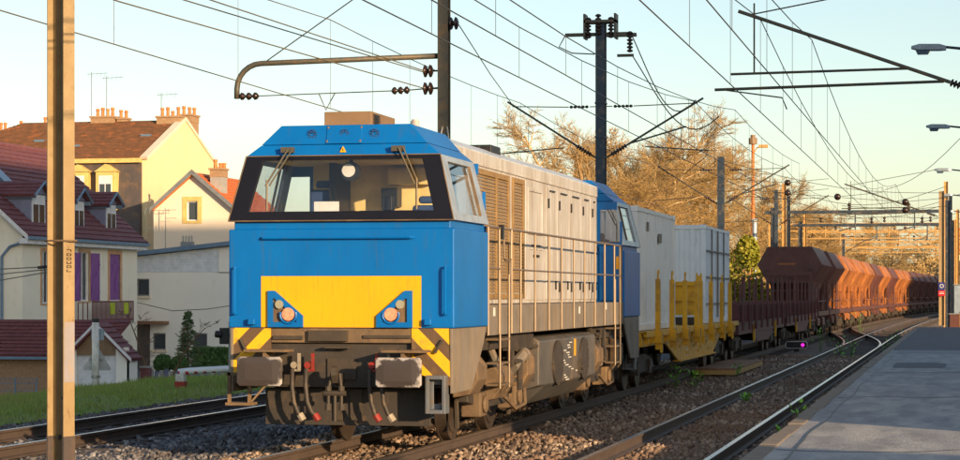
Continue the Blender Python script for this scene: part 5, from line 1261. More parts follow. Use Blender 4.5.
# --- garage wing in front of it
ga = thing('garage', 'low garage with dark red tiled roof and white door in front of house', 'garage', (0, 0, 0))
Yg = 86.3; G0 = -3.2
q = MB(); wall_holes(q, (0, Yg, 0), (1, 0, 0), (0, 1, 0), -37.1, -34.45, G0, -.55, [(-36.75, -34.95, G0 + .06, -.22)], .25)
q.build('wall', 'plaster_white', ga, recalc=False)
for x in (-34.7, -37.1): q = MB(); q.box(x, x + .25, Yg + .25, Yg + 1.2, G0, -.55); q.build('wall', 'plaster_white', ga)
q = MB(); q.prism([(-37.05, -.55), (-34.5, -.55), (-35.77, .68)], 'y', Yg + .02, Yg + .25); q.build('gable', 'tan_box', ga)
q = MB(); q.box(-36.74, -34.96, Yg + .16, Yg + .2, G0 + .06, -.23); gd = q.build('garage_door', 'trim_white', ga)
q = MB(); q.box(-46, -37.1, Yg + 1.2, Yg + 6, G0, -.6); q.build('side_wall', 'brick', ga)
for s in (1, -1):
    q = MB(); roof_slope(q, (-35.77 + s*1.55, Yg - .25, -.72), (-35.77 + s*1.55, Yg + 1.1, -.72), (-35.77, Yg + 1.1, .82), (-35.77, Yg - .25, .82), .3); q.build('roof', 'tile_red', ga)
    q = MB(); q.loft([[(-35.77 + s*1.62, y_, -.82), (-35.77, y_, .72), (-35.77, y_, .86), (-35.77 + s*1.62, y_, -.68)] for y_ in (Yg - .30, Yg - .25)]); q.build('verge_board', 'trim_white', ga)
q = MB(); roof_slope(q, (-47, Yg + .7, -.62), (-35.9, Yg + .7, -.62), (-35.6, Yg + 3.3, .9), (-47, Yg + 3.3, .9), .3); q.build('roof', 'tile_red', ga)
q = MB(); q.box(-47, -37.2, Yg + .62, Yg + .74, -.78, -.66); q.build('gutter', 'trim_blue', ga)

q = MB(); q.box(-35.92, -35.78, Yg + .14, Yg + .16, -1.6, -1.5); q.build('door_handle', 'black', gd)
# --- tall house with mansard roof behind
ht = thing('house', 'tall golden gabled house with brown tiled roof and chimney stacks', 'house', (0, 0, 0))
gx = -51.3; y0, y1 = 132.0, 146.0; zb, zt = 10.9, 13.9; xl = -68
q = MB(); q.prism([(y0, GZ), (y1, GZ), (y1, zb), ((y0+y1)/2, zt), (y0, zb)], 'x', gx - .35, gx); q.build('gable_wall', 'plaster_gold', ht)
q = MB(); q.loft([[(gx + .1, y0 - .15, zb - .1), (gx + .1, (y0+y1)/2, zt - .02), (gx + .1, (y0+y1)/2, zt + .2), (gx + .1, y0 - .3, zb + .05)], [(gx - .4, y0 - .15, zb - .1), (gx - .4, (y0+y1)/2, zt - .02), (gx - .4, (y0+y1)/2, zt + .2), (gx - .4, y0 - .3, zb + .05)]])
q.loft([[(gx + .1, y1 + .15, zb - .1), (gx + .1, (y0+y1)/2, zt - .02), (gx + .1, (y0+y1)/2, zt + .2), (gx + .1, y1 + .3, zb + .05)], [(gx - .4, y1 + .15, zb - .1), (gx - .4, (y0+y1)/2, zt - .02), (gx - .4, (y0+y1)/2, zt + .2), (gx - .4, y1 + .3, zb + .05)]]); q.build('verge', 'plaster_pink', ht)
q = MB(); roof_slope(q, (xl, y0 - .3, zb), (gx - .4, y0 - .3, zb), (gx - .4, (y0+y1)/2, zt), (xl + 5, (y0+y1)/2, zt), .33); q.build('roof', 'tile_brown', ht)
q = MB(); roof_slope(q, (xl, y1 + .3, zb), (gx - .4, y1 + .3, zb), (gx - .4, (y0+y1)/2, zt), (xl + 5, (y0+y1)/2, zt), .4); q.build('roof', 'tile_brown', ht)
q = MB(); q.add([(xl, y0 - .3, zb), (xl + 5, (y0+y1)/2, zt), (xl, y1 + .3, zb)], [(0, 1, 2)]); q.build('roof_hip', 'tile_brown', ht, recalc=False)
q = MB(); q.box(xl, gx - .36, y0 - .35, y0 + .1, zb - .3, zb - .02); q.build('cornice', 'trim_yellow', ht)
q = MB(); q.loft([[(xl, y0 - .55, 5.75), (gx - .36, y0 - .55, 5.75), (gx - .36, y0 - .05, zb - .3), (xl, y0 - .05, zb - .3)], [(xl, y0 + .5, 5.75), (gx - .36, y0 + .5, 5.75), (gx - .36, y0 + .6, zb - .3), (xl, y0 + .6, zb - .3)]]); q.build('mansard', 'slate', ht)
q = MB(); q.box(xl, gx - .36, y0 - .7, y0 + .3, 5.4, 5.75); q.build('lower_cornice', 'plaster_gold', ht)
q = MB(); q.box(xl, gx - .36, y0 - .4, y0, GZ, 5.4); q.build('wall', 'plaster_gold', ht)
q = MB(); q.box(gx - .3, gx + .12, y0 - .85, y0 - .3, 5.3, 5.5); q.tube([(gx - .2, y0 - .6, 5.3), (gx + .08, y0 - .5, 4.6), (gx + .08, y0 - .5, GZ)], .07, 6); q.build('drainpipe', 'galv', ht)
for xc in (-53.87, -55.8):
    q = MB(); q.box(xc - .68, xc + .68, y0 - .75, y0 + .2, 7.5, 10.0); q.prism([(xc - .8, 10.0), (xc + .8, 10.0), (xc, 10.5)], 'y', y0 - .85, y0 + .2); d = q.build('dormer', 'trim_yellow', ht, bevel=.02)
    q = MB(); q.box(xc - .46, xc + .46, y0 - .78, y0 - .75, 7.7, 9.75); q.build('dormer_frame', 'trim_white', d)
    q = MB(); 
    for s in (0, 1): q.box(xc - .38 + s*.42, xc - .04 + s*.42, y0 - .80, y0 - .78, 7.8, 9.2)
    q.build('dormer_pane', 'pane', d)
chimney(ht, -57.9, -56.3, 138.5, 139.5, 12.6, 14.25, [(-57.6 + k*.36, 139, .9 + .12*(k % 2)) for k in range(4)])
chimney(ht, -56.1, -55.5, 138.8, 139.6, 12.6, 14.15, [(-55.95, 139.1, .9), (-55.65, 139.3, .85)], capm='brick')
chimney(ht, -53.0, -51.35, 138.2, 139.2, 12.6, 14.15, [(-52.8, 138.7, 1), (-52.4, 138.7, 1.05), (-52.05, 138.7, .6), (-51.65, 138.7, 1.05)])
chimney(ht, -52.3, -51.4, 140.5, 142.0, 11.9, 14.45, [(-52.1, 141, 1), (-51.8, 141.3, .9), (-51.6, 141.7, .9)], capm='brick')
antenna(ht, -53.0, 139, 12.6, 15.8, 1); antenna(ht, -57.95, 138.7, 12.5, 17.3, 1); antenna(ht, -56.85, 138.7, 13, 17.0, 1)
q = MB()
for k, (a, b_) in enumerate(((-60.5, .45), (-53.2, .55), (-57.5, .3))): yy = y0 + (7) * b_; zz_ = zb + 3 * b_; q.box(a, a + .7, yy - .2, yy + .4, zz_ - .05, zz_ + .18)
q.build('skylight', 'pane_cold', ht)

# --- smaller gabled house in front of it
hs = thing('house', 'pinkish white gabled house with yellow framed window and orange roof', 'house', (0, 0, 0))
yg = 125.1; xa, xb, xm = -48.2, -42.9, -45.6; ze2, zr2 = 7.3, 9.45
wx = (-46.05, -45.35, 6.55, 7.75)
q = MB(); wall_holes(q, (0, yg, 0), (1, 0, 0), (0, 1, 0), xa, xb, GZ, ze2 - .05, [(wx[0], wx[1], 6.55, ze2 - .05), (-46.1, -45.5, 3.4, 4.6), (-44.2, -43.2, 3.4, 4.6)], .3)
# gable triangle split round the window top
def gz2(x): return ze2 + (zr2 - ze2) * (1 - abs(x - xm) / (xb - xm + (0 if x > xm else 0)))
for p in ([(xa, ze2 - .05), (wx[0], ze2 - .05), (wx[0], zr2 - (xm - wx[0]) * .81)], [(wx[1], ze2 - .05), (xb, ze2 - .05), (wx[1], zr2 - (wx[1] - xm) * .81)], [(wx[0], wx[3]), (wx[1], wx[3]), (wx[1], zr2 - (wx[1] - xm) * .81), (xm, zr2), (wx[0], zr2 - (xm - wx[0]) * .81)]): q.prism(p, 'y', yg, yg + .3)
q.build('wall', 'plaster_pink', hs, recalc=False)
for x in (xa, xb - .3): q = MB(); q.box(x, x + .3, yg + .3, yg + 9, GZ, ze2); q.build('side_wall', 'plaster_pink', hs)
window(hs, (0, yg, 0), (1, 0, 0), (0, 1, 0), (wx[0], wx[1], 6.55, 7.75), 'trim_white', 'pane', 'trim_yellow', None, 0, .28)
window(hs, (0, yg, 0), (1, 0, 0), (0, 1, 0), (-46.1, -45.5, 3.4, 4.6), 'trim_white', 'pane', 'trim_yellow', None, 0, .25)
window(hs, (0, yg, 0), (1, 0, 0), (0, 1, 0), (-44.2, -43.2, 3.4, 4.6), 'trim_white', 'pane', 'trim_yellow', None, 1, .25)
q = MB(); roof_slope(q, (xb + .35, yg - .3, ze2 - .3), (xb + .35, yg + 9, ze2 - .3), (xm, yg + 9, zr2 + .05), (xm, yg - .3, zr2 + .05), .34); q.build('roof', 'tile_orange', hs)
q = MB(); roof_slope(q, (xa - .1, yg - .3, ze2 - .05), (xa - .1, yg + 9, ze2 - .05), (xm, yg + 9, zr2 + .05), (xm, yg - .3, zr2 + .05), .34); q.build('roof', 'tile_orange', hs)
for xe, zz_ in ((xb + .4, ze2 - .35), (xa - .15, ze2 - .1)):
    q = MB(); q.loft([[(xe, y_, zz_ - .12), (xm, y_, zr2 - .08), (xm, y_, zr2 + .22), (xe, y_, zz_ + .12)] for y_ in (yg - .42, yg - .28)]); q.build('verge_board', 'galv', hs)
chimney(hs, -44.75, -44.0, yg + .6, yg + 1.6, 7.6, 9.8, [(-44.55, yg + 1, 1), (-44.25, yg + 1.1, .6), (-44.05, yg + 1.2, .6)], m='brick', capm='concrete', ph=.55)
antenna(hs, -47.2, yg - .6, 2.0, 7.3, -1, 6)
q = MB()
for z in (7.2, 6.7): q.tube([(-47.2, yg - .6, z), (-46.5, yg - .6, z)], .015, 4)
for k in range(7): q.tube([(-48.4 + k*.2, yg - .6, 5.9), (-48.4 + k*.2, yg - .6, 6.2)], .012, 4)
q.build('antenna_elements', 'galv', hs)

# --- flat roofed white building
hw = thing('house', 'plain white building with grey sloping flat roof beside the locomotive front', 'house', (0, 0, 0))
yw = 111.6; wxa, wxb = -45.2, -37.6
HW = [(-44.0, -43.25, 1.95, 2.9), (-43.05, -42.3, -1.0, -.08), (-41.45, -40.95, -.9, -.08), (-40.75, -39.9, -.9, -.08)]
q = MB(); wall_holes(q, (0, yw, 0), (1, 0, 0), (0, 1, 0), wxa, wxb, GZ, 3.25, HW, .3); q.build('wall', 'plaster_white', hw, recalc=False)
q = MB(); q.prism([(wxa, 3.25), (wxb, 3.25), (wxb, 4.75), (wxa, 4.0)], 'y', yw + .06, yw + .3); q.prism([(-39.25, 3.2), (wxb, 3.2), (wxb, 4.7), (-39.25, 4.55)], 'y', yw, yw + .06); q.build('upper_wall', 'plaster_white', hw)
for k in range(9):
    z = 3.27 + k * .15; x1_ = -39.27; zl = 4.0 - .02; q = MB()
    xl_ = wxa if z + .14 < 4.02 else wxa + (z + .14 - 4.0) / (.75 / (wxb - wxa)); 
    if xl_ < x1_: q.prism([(xl_, z), (x1_, z), (x1_, z + .142), (xl_, z + .142)], 'y', yw + .02, yw + .056); q.build('siding_board', 'siding', hw)
q = MB(); q.box(wxa, wxa + .3, yw + .3, yw + 10, GZ, 3.9); q.box(wxb - .3, wxb, yw + .3, yw + 10, GZ, 4.7); q.build('side_wall', 'plaster_white', hw)
q = MB(); q.loft([[(wxa - .3, y_, 4.0), (wxb + .3, y_, 4.82), (wxb + .3, y_, 5.05), (wxa - .3, y_, 4.23)] for y_ in (yw - .4, yw + 10)]); q.build('flat_roof', 'trim_blue', hw, bevel=.01)
for h in HW: window(hw, (0, yw, 0), (1, 0, 0), (0, 1, 0), h, 'galv', 'pane', None, 'plaster_pink', 0)
q = MB(); q.box(-43.95, -42.1, yw - .9, yw, .42, .58); q.build('door_canopy', 'wood', hw)
q = MB(); q.box(-43.95, -43.2, yw - .06, yw - .01, -3, .4); q.build('door', 'slate', hw)
q = MB(); q.box(-42.0, -41.4, yw + 1.5, yw + 2.1, 4.3, 4.95); 
for k in range(4): q.tube([(-41.95 + k*.17, yw + 1.8, 4.95), (-41.95 + k*.17, yw + 1.8, 5.3)], .05, 6)
q.build('roof_vent', 'galv', hw)
wire('telephone_wire', [(-43.5, 110.5, 1.6), (-41.5, 110.5, 1.15), (-39.5, 110.5, 1.25), (-37.0, 110.5, 1.6)], .02, 'wire', 'thin cable sagging across the plain white building wall')

# --- further roofs at the far left and the far right
hl = thing('house', 'distant gable roof with chimney pots at far left edge', 'house', (0, 0, 0))
q = MB(); q.box(-72, -66, 150, 158, GZ, 12.3); q.build('wall', 'plaster_gold', hl)
q = MB(); roof_slope(q, (-72.3, 149.6, 12.2), (-65.7, 149.6, 12.2), (-65.7, 154, 14.2), (-72.3, 154, 14.2)); q.build('roof', 'tile_orange', hl)
chimney(hl, -69.4, -68.5, 151, 152, 12.5, 13.95, [(-68.95, 151.5, 2.0)], capm='plaster_white'); chimney(hl, -71.0, -69.7, 150.6, 151.6, 12.0, 14.4, [(-70.7 + k*.35, 151, 1) for k in range(3)]); chimney(hl, -67.2, -66.3, 151, 152, 11.0, 14.8, [(-67.0 + k*.3, 151.5, 1) for k in range(3)])
hr = thing('house', 'small distant house with orange roof at right edge behind platform', 'house', (-.5, 300, -.34))
q = MB(); q.box(-1.2, 7, 0, 8, 0, 8.2); q.build('wall', 'plaster_gold', hr)
q = MB(); roof_slope(q, (-1.6, -.4, 8.0), (7.4, -.4, 8.0), (6.0, 4, 11.6), (.4, 4, 11.6)); q.build('roof', 'tile_orange', hr)
q = MB()
for x in (.3, 2.3, 4.3): q.box(x, x + 1.0, -.05, -.01, 5, 7)
q.build('windows_front', 'pane', hr)

# ------------------------------------------------------------------ crossing, signs, hedge and garden in front of the houses
cb = thing('crossing_barrier', 'white level crossing barrier arm with red dashes resting on post', 'barrier', (-19.0, 51.2, -.92))
q = MB(); q.tube([(-.05, 0, .98), (.25, 0, 1.03), (2.2, .1, 1.15), (4.2, .2, 1.22)], [.10, .085, .075, .06], 10); q.build('barrier_arm', 'arm_stripes', cb, smooth=True)
q = MB(); q.box(-.11, .11, -.1, .1, .76, .95); q.build('post', 'white_paint', cb, bevel=.01)
q = MB(); q.box(-.13, .13, -.12, .12, 0, .76); q.build('post_base', 'red_paint', cb, bevel=.01)
ts = thing('traffic_sign', 'triangular sign seen from behind on a white tube post', 'traffic sign', (-23.4, 56.3, -.85))
q = MB(); q.cyl((0, 0, 0), (0, 0, 2.1), .1, 12); q.build('post', 'white_paint', ts, smooth=True)
q = MB(); q.cyl((0, 0, 2.1), (0, 0, 2.2), .105, 12); q.build('post_cap', 'black', ts)
q = MB(); q.prism([(-.38, .82), (.38, .82), (.36, .76), (-.36, .76), ], 'y', .10, .12) if False else q.prism([(-.39, .76), (.39, .76), (.41, .82), (.04, 1.38), (-.04, 1.38), (-.41, .82)], 'y', .10, .125); q.build('sign_plate', 'step_pale', ts)
q = MB(); q.box(-.17, .17, .1, .2, 1.6, 1.92); q.build('sign_box', 'lamp_blue', ts)
q = MB(); q.box(-.2, .2, .08, .1, 1.02, 1.08); q.cyl((0, 0, .55), (0, 0, .62), .13, 10); q.build('clamp', 'galv', ts)
q = MB(); q.box(-.25, .25, -.25, .25, -.3, .35); q.build('foot', 'concrete', ts)
ws = thing('traffic_sign', 'red edged triangle and round sign on one post beside the locomotive', 'traffic sign', (-17.92, 52.6, -.75))
q = MB(); q.cyl((0, .03, 0), (0, .03, 1.75), .035, 8); q.build('post', 'galv', ws)
def trisign(s, y, m, nm): q = MB(); q.prism([(-.34*s, 1.0 + .05), (.34*s, 1.0 + .05), (0, 1.0 + .05 + .6*s)], 'y', y, y + .012); q.build(nm, m, ws)
trisign(1, -.01, 'sign_red', 'triangle_rim'); q = MB(); q.prism([(-.22, 1.115), (.22, 1.115), (0, 1.5)], 'y', -.02, -.012); q.build('triangle_face', 'white_paint', ws)
q = MB(); q.box(-.02, .02, -.026, -.021, 1.16, 1.36); q.build('triangle_symbol', 'black', ws)
q = MB(); q.cyl((.05, .0, .62), (.05, -.012, .62), .27, 20); q.build('round_rim', 'sign_red', ws); q = MB(); q.cyl((.05, -.013, .62), (.05, -.02, .62), .18, 20); q.build('round_face', 'white_paint', ws)
fl = thing('crossing_light', 'dark crossing warning lamp beside the locomotive left side', 'signal', (-17.62, 50.6, -.75))
q = MB(); q.cyl((.12, 0, 0), (.12, 0, 2.1), .04, 8); q.build('post', 'galv', fl)
q = MB(); q.box(-.12, .1, -.12, .1, 1.55, 1.95); q.cyl((-.05, -.1, 1.78), (-.22, -.12, 1.80), .09, 10); q.build('lamp_case', 'black', fl, bevel=.02)
hd = thing('hedge', 'clipped dark green hedge in front of the plain white building', 'hedge', (-36.0, 104.0, GZ))
def leafmass(name, boxes, n, m, parent, size=.12, seed=1):
    rgx = np.random.default_rng(seed); out = []
    for (cx, cy, cz, rx, ry, rz, kind) in boxes:
        k = n; p = rgx.uniform(-1, 1, (k, 3))
        if kind == 'e':
            p = rgx.normal(size=(k, 3)); p /= np.linalg.norm(p, axis=1)[:, None]; p *= rgx.uniform(.55, 1.05, (k, 1)) ** .6
        else: ax = rgx.integers(0, 3, k); sg = rgx.choice([-1, 1], k); p[np.arange(k), ax] = sg * rgx.uniform(.85, 1.03, k)
        out.append(p * np.array([rx, ry, rz]) + np.array([cx, cy, cz]))
    P_ = np.concatenate(out); n_ = len(P_); a = rgx.normal(size=(n_, 3)); a /= np.linalg.norm(a, axis=1)[:, None]; b_ = np.cross(a, rgx.normal(size=(n_, 3))); b_ /= np.linalg.norm(b_, axis=1)[:, None]
    s = size * rgx.uniform(.6, 1.3, (n_, 1)); Vv = np.stack([P_ - a*s, P_ + b_*s*.6, P_ + a*s, P_ - b_*s*.6], 1).reshape(-1, 3)
    return np_mesh(name, Vv, np.arange(4*n_).reshape(-1, 4), m, parent, 4)
leafmass('leaves', [(0, 0, 1.0, 1.7, .8, 1.3, 'b')], 9000, 'hedge', hd, .1, 3)
q = MB(); q.box(-1.6, 1.6, -.7, .7, 0, 2.2); q.build('inner_growth', 'hedge', hd)
for k, (x, z, r_, lb) in enumerate(((-37.85, -1.0, .45, 'round clipped bush left of the small conifer'), (-37.0, -1.0, .4, 'round clipped bush right beside the small conifer'))):
    b2 = thing('round_bush', lb, 'bush', (x, 99.5, GZ), group='round clipped bushes')
    leafmass('leaves', [(0, 0, z - GZ - .35, r_, r_, r_, 'e')], 3500, 'hedge', b2, .07, 20 + k); q = MB(); q.tube([(0, 0, 0), (0, 0, 1.2)], .06, 6); q.build('stem', 'twig_dark', b2)
cf = thing('conifer', 'small dark spruce tree standing before the plain white building', 'tree', (-36.74, 100.0, GZ))
q = MB(); q.tube([(0, 0, 0), (0, 0, 4.3)], [.1, .015], 6); q.build('trunk', 'twig_dark', cf)
rng = random.Random(6); vs = []; q = MB()
for k in range(210):
    z = .5 + 3.75 * (k / 210) ** .9; L = 1.15 * (1 - (z - .3) / 4.3) * rng.uniform(.6, 1.15) + .08; a = rng.uniform(0, 6.28)
    tip = Vector((L*math.cos(a), L*math.sin(a), z + L*.15 - .1)); base = Vector((0, 0, z))
    q.tube([base, tip], [.014, .005], 3, False)
    for j in range(9):
        p = base.lerp(tip, .2 + .8*j/9); s = .16 * (1 - .5*j/9)
        for sg in (-1, 1):
            d = Vector((-math.sin(a)*sg + math.cos(a)*.6, math.cos(a)*sg + math.sin(a)*.6, rng.uniform(-.5, .1))).normalized() * s; n_ = Vector((0, 0, .025))
            q.add([p, p + d*.5 + n_, p + d, p + d*.5 - n_], [(0, 1, 2, 3)])
q.build('needles', 'conifer', cf, recalc=False)
# garden fences and gate pillars
gp = thing('garden_fence', 'weathered grey garden fence along the yard below the houses', 'fence', (-37.0, 92.5, GZ))
for k in range(34):
    q_x = -2.2 + k * .24; q = MB(); q.box(q_x, q_x + .2, 0, .03, 0, 1.55 + .05*((k*7) % 3)); q.build('fence_board', 'slate_blue' if k % 2 else 'concrete', gp)
q = MB(); q.box(-2.2, 6, .03, .07, .4, .5); q.box(-2.2, 6, .03, .07, 1.2, 1.3); q.build('rail', 'concrete', gp)
for k, (x, lb) in enumerate(((-35.16, 'left dark red brick gate pillar by the garage'), (-34.33, 'right dark red brick gate pillar by the garage'))):
    g2 = thing('gate_pillar', lb, 'pillar', (x, 88.2, GZ + .3), group='gate pillars'); q = MB(); q.box(-.19, .19, -.19, .19, 0, 1.55); q.build('shaft', 'tile_purple', g2, bevel=.01); q = MB(); q.box(-.23, .23, -.23, .23, 1.55, 1.63); q.build('cap', 'concrete', g2)
wf = thing('mesh_fence', 'blue grey low fence beneath the garage roof at left', 'fence', (-38.0, 80.0, -2.6))
q = MB()
for k in range(9): q.box(-5 + k*.9, -5 + k*.9 + .05, 0, .05, 0, 1.3)
q.build('posts', 'trim_blue', wf)
q = MB(); rng = random.Random(9)
for z in (.2, .5, .8, 1.1, 1.28): q.tube([(-5, .02, z), (2.3, .02, z)], .012, 4)
for k in range(60): q.tube([(-5 + k*.12, .02, 0), (-5 + k*.12, .02, 1.28)], .008, 4)
q.build('mesh', 'trim_blue', wf)

# ------------------------------------------------------------------ trees
def gen_tree(seed, H_, spread, nl=20, sub=9, sub2=8, tw=3, up=.72, bare=0.0, maxl=4):
    rng = random.Random(seed); thick = []; thin = []; leaves = []
    def branch(p, d, L, r, lvl):
        n = {0: 7, 1: 4, 2: 3, 3: 2, 4: 1}[lvl]; pts = [p]
        for i in range(n):
            d = (d + Vector((rng.gauss(0, .16), rng.gauss(0, .16), rng.gauss(0, .10) + (.05 if lvl else 0)))).normalized()
            p = p + d * (L / n); pts.append(p)
        rs = [r * (1 - .75 * i / n) for i in range(n + 1)]
        (thick if lvl < 2 else thin).append((pts, rs))
        if lvl == 3 and rng.random() < bare: leaves.append(pts[-1])
        if lvl == maxl: return
        k = {0: nl, 1: sub, 2: sub2, 3: tw}[lvl]
        for j in range(k):
            t = (.30 + .70 * (j + rng.random()) / k) if lvl == 0 else (.2 + .8 * (j + rng.random()) / k)
            f_ = t * n; i = min(int(f_), n - 1); q_ = pts[i].lerp(pts[i+1], f_ - i); ax = (pts[i+1] - pts[i]).normalized()
            a = rng.uniform(0, 6.28); o = Vector((math.cos(a), math.sin(a), 0)); o = (o - ax * o.dot(ax)).normalized()
            dd = (ax * (up + .25*rng.random()) + o * (1 - .3 * t if lvl == 0 else .8)).normalized()
            LL_ = {0: spread * (1.15 - .75 * t), 1: L * .5 * (1.1 - .4*t), 2: L * .52, 3: L * .6}[lvl] * rng.uniform(.7, 1.2)
            branch(q_, dd, LL_, {0: r * .42 * (1.1 - .7*t), 1: r * .45, 2: .017, 3: .012}[lvl], lvl + 1)
    branch(Vector((0, 0, -.1)), Vector((0, 0, 1)), H_, H_ * .017, 0)
    return thick, thin, leaves
def tubes_np(segs, n):
    V = []; Fq = []; k = 0; ang = [2*math.pi*i/n for i in range(n)]; cs = [(math.cos(a), math.sin(a)) for a in ang]
    for pts, rs in segs:
        for i, p in enumerate(pts):
            d = (pts[min(i+1, len(pts)-1)] - pts[max(i-1, 0)]); u = Vector((0,0,1)) if abs(d.z) < .9*d.length else Vector((1,0,0))
            a = d.cross(u).normalized(); b_ = a.cross(d).normalized(); r = rs[i]
            for c, s in cs: V.append((p.x + (a.x*c + b_.x*s)*r, p.y + (a.y*c + b_.y*s)*r, p.z + (a.z*c + b_.z*s)*r))
        for i in range(len(pts) - 1):
            for j in range(n): Fq.append((k + i*n + j, k + i*n + (j+1) % n, k + (i+1)*n + (j+1) % n, k + (i+1)*n + j))
        k += len(pts) * n
    return np.array(V), np.array(Fq)
def tree_proto(seed, H_, spread, bark, twig, leaf=None, bare=.0, **kw):
    th, tn, lv = gen_tree(seed, H_, spread, bare=bare, **kw)
    t = thing('bare_tree', '', 'tree')
    np_mesh('trunk', *tubes_np(th, 5), bark, t, 4); cr = np_mesh('crown', *tubes_np(tn, 3), twig, t, 4)
    if leaf and lv:
        rgx = np.random.default_rng(seed); P_ = np.repeat(np.array([tuple(p) for p in lv]), 2, 0); n_ = len(P_); P_ = P_ + rgx.normal(0, .12, P_.shape)
        a = rgx.normal(size=(n_, 3)); a /= np.linalg.norm(a, axis=1)[:, None]; b_ = np.cross(a, rgx.normal(size=(n_, 3))); b_ /= np.linalg.norm(b_, axis=1)[:, None]; s = rgx.uniform(.04, .08, (n_, 1))
        np_mesh('leaves', np.stack([P_ - a*s, P_ + b_*s*.6, P_ + a*s, P_ - b_*s*.6], 1).reshape(-1, 3), np.arange(4*n_).reshape(-1, 4), leaf, cr, 4)
    return t
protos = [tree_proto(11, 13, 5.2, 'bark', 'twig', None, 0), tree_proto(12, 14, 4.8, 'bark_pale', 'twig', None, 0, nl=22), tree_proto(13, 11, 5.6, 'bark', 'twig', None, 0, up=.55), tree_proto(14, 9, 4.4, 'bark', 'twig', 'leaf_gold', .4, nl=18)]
spots = [  # X, Y, kind, scale, rotation, label
    (-28.5, 122, 2, .62, .3, 'bare golden tree with broad crown right behind the blue mast'), (-24.0, 126, 0, .68, 1.2, 'bare golden tree rising above the rear cab roof'),
    (-26.0, 137, 1, .85, 2.0, 'bare tree behind the gap between mast and first container'), (-22.3, 138, 1, 1.08, 4.1, 'tree with pale birch like trunk above the second container'),
    (-19.8, 141, 0, .98, 5.0, 'bare golden tree just right of the pale trunk tree'), (-24.5, 160, 1, 1.25, .9, 'tall bare tree behind the container mast'),
    (-19.0, 152, 2, 1.1, 2.6, 'broad bare tree left of the tall orange pole'), (-31, 132, 2, .66, 3.9, 'bare tree partly hidden by the engine hood roof'),
    (-17.5, 166, 3, 1.3, 5.4, 'dense golden tree beside the tall orange pole'),
    (-21, 186, 0, 1.0, 1.9, 'golden tree behind the slim pale blue post'), (-17.8, 196, 3, 1.25, .2, 'dense golden tree above the first hopper wagon'),
    (-16.5, 214, 2, .95, 3.3, 'golden tree behind the second dark gantry'), (-19.5, 226, 0, .9, 2.2, 'golden tree left of the golden gantries'),
    (-15.0, 240, 3, 1.2, 4.4, 'dense golden tree beyond the second golden gantry'), (-14.5, 262, 2, .95, 1.1, 'golden tree above the orange hopper wagons'),
    (-12.5, 290, 3, 1.2, .7, 'golden tree behind the farthest gantry'), (-11.0, 318, 0, .9, 3.0, 'small golden tree near the train end'),
    (-30, 148, 1, .66, 2.0, 'bare tree behind the left cantilever of the blue mast'), (-23.5, 172, 2, 1.3, 4.0, 'broad far bare tree between container mast and orange pole'), (-20.5, 206, 1, 1.0, 3.6, 'tall golden tree behind the hopper wagons and gantry'), (-13.5, 225, 3, 1.1, 1.5, 'golden bush tree right behind the brown hoppers'),
    (-20.5, 131, 2, .95, 5.2, 'bare golden tree with low crown beside the second container'), (-23.2, 134, 0, .95, 2.4, 'finely twigged tree between blue mast and pale trunk tree'), (-18.0, 145, 1, .95, 1.3, 'slim golden tree just left of the container mast'),
    (-22.5, 148, 3, 1.35, 2.9, 'thick golden undergrowth tree behind the containers'), (-26.5, 150, 0, .85, 5.6, 'bare golden tree between containers and houses side')]
usedp = set()
for X, Y, k, sc, rz, lb in spots:
    if k in usedp: t = copy_tree(protos[k])
    else: t = protos[k]; usedp.add(k)
    t.location = (X, Y, gz(X, Y)); t.rotation_euler = (0, 0, rz); t.scale = (sc, sc, sc); t['label'] = lb; t['group'] = 'bare golden trees behind the train'
lt = thing('ivy_tree', 'yellow green leafy shrub tree between the container and the hopper', 'tree', (-12.9, 133, -.34))
leafmass('crown', [(0, 0, 3.2, 1.3, 1.4, 2.2, 'e'), (.7, .4, 1.8, 1.1, 1.0, 1.5, 'e'), (-.6, -.3, 1.7, 1.0, 1.0, 1.6, 'e'), (.3, .2, 5.0, .7, .7, 1.0, 'e')], 1500, 'leaf_lime', lt, .14, 7)
q = MB(); q.tube([(0, 0, -.1), (.1, 0, 2.5), (.2, .1, 5.0)], [.12, .08, .03], 6); q.build('trunk', 'bark', lt)
# bare shrubs by the garage
gsm = tree_proto(31, 4.2, 1.7, 'twig_dark', 'twig_dark', None, 0, nl=7, sub=4, sub2=3, maxl=3)
gsm.location = (-33.2, 87.5, GZ); gsm['label'] = 'thin leafless shrub tree between garage and white building'; gsm['group'] = 'leafless garden shrubs'
g2 = copy_tree(gsm); g2.location = (-40.2, 103.5, GZ); g2.rotation_euler = (0, 0, 2); g2.scale = (1.1, 1.1, 1.1); g2['label'] = 'leafless shrub before the dark doorway of white building'
g3 = copy_tree(gsm); g3.location = (-41, 82.5, -2.6); g3.rotation_euler = (0, 0, 4); g3.scale = (.6, .6, .55); g3['label'] = 'low leafless shrub beneath the garage eaves'
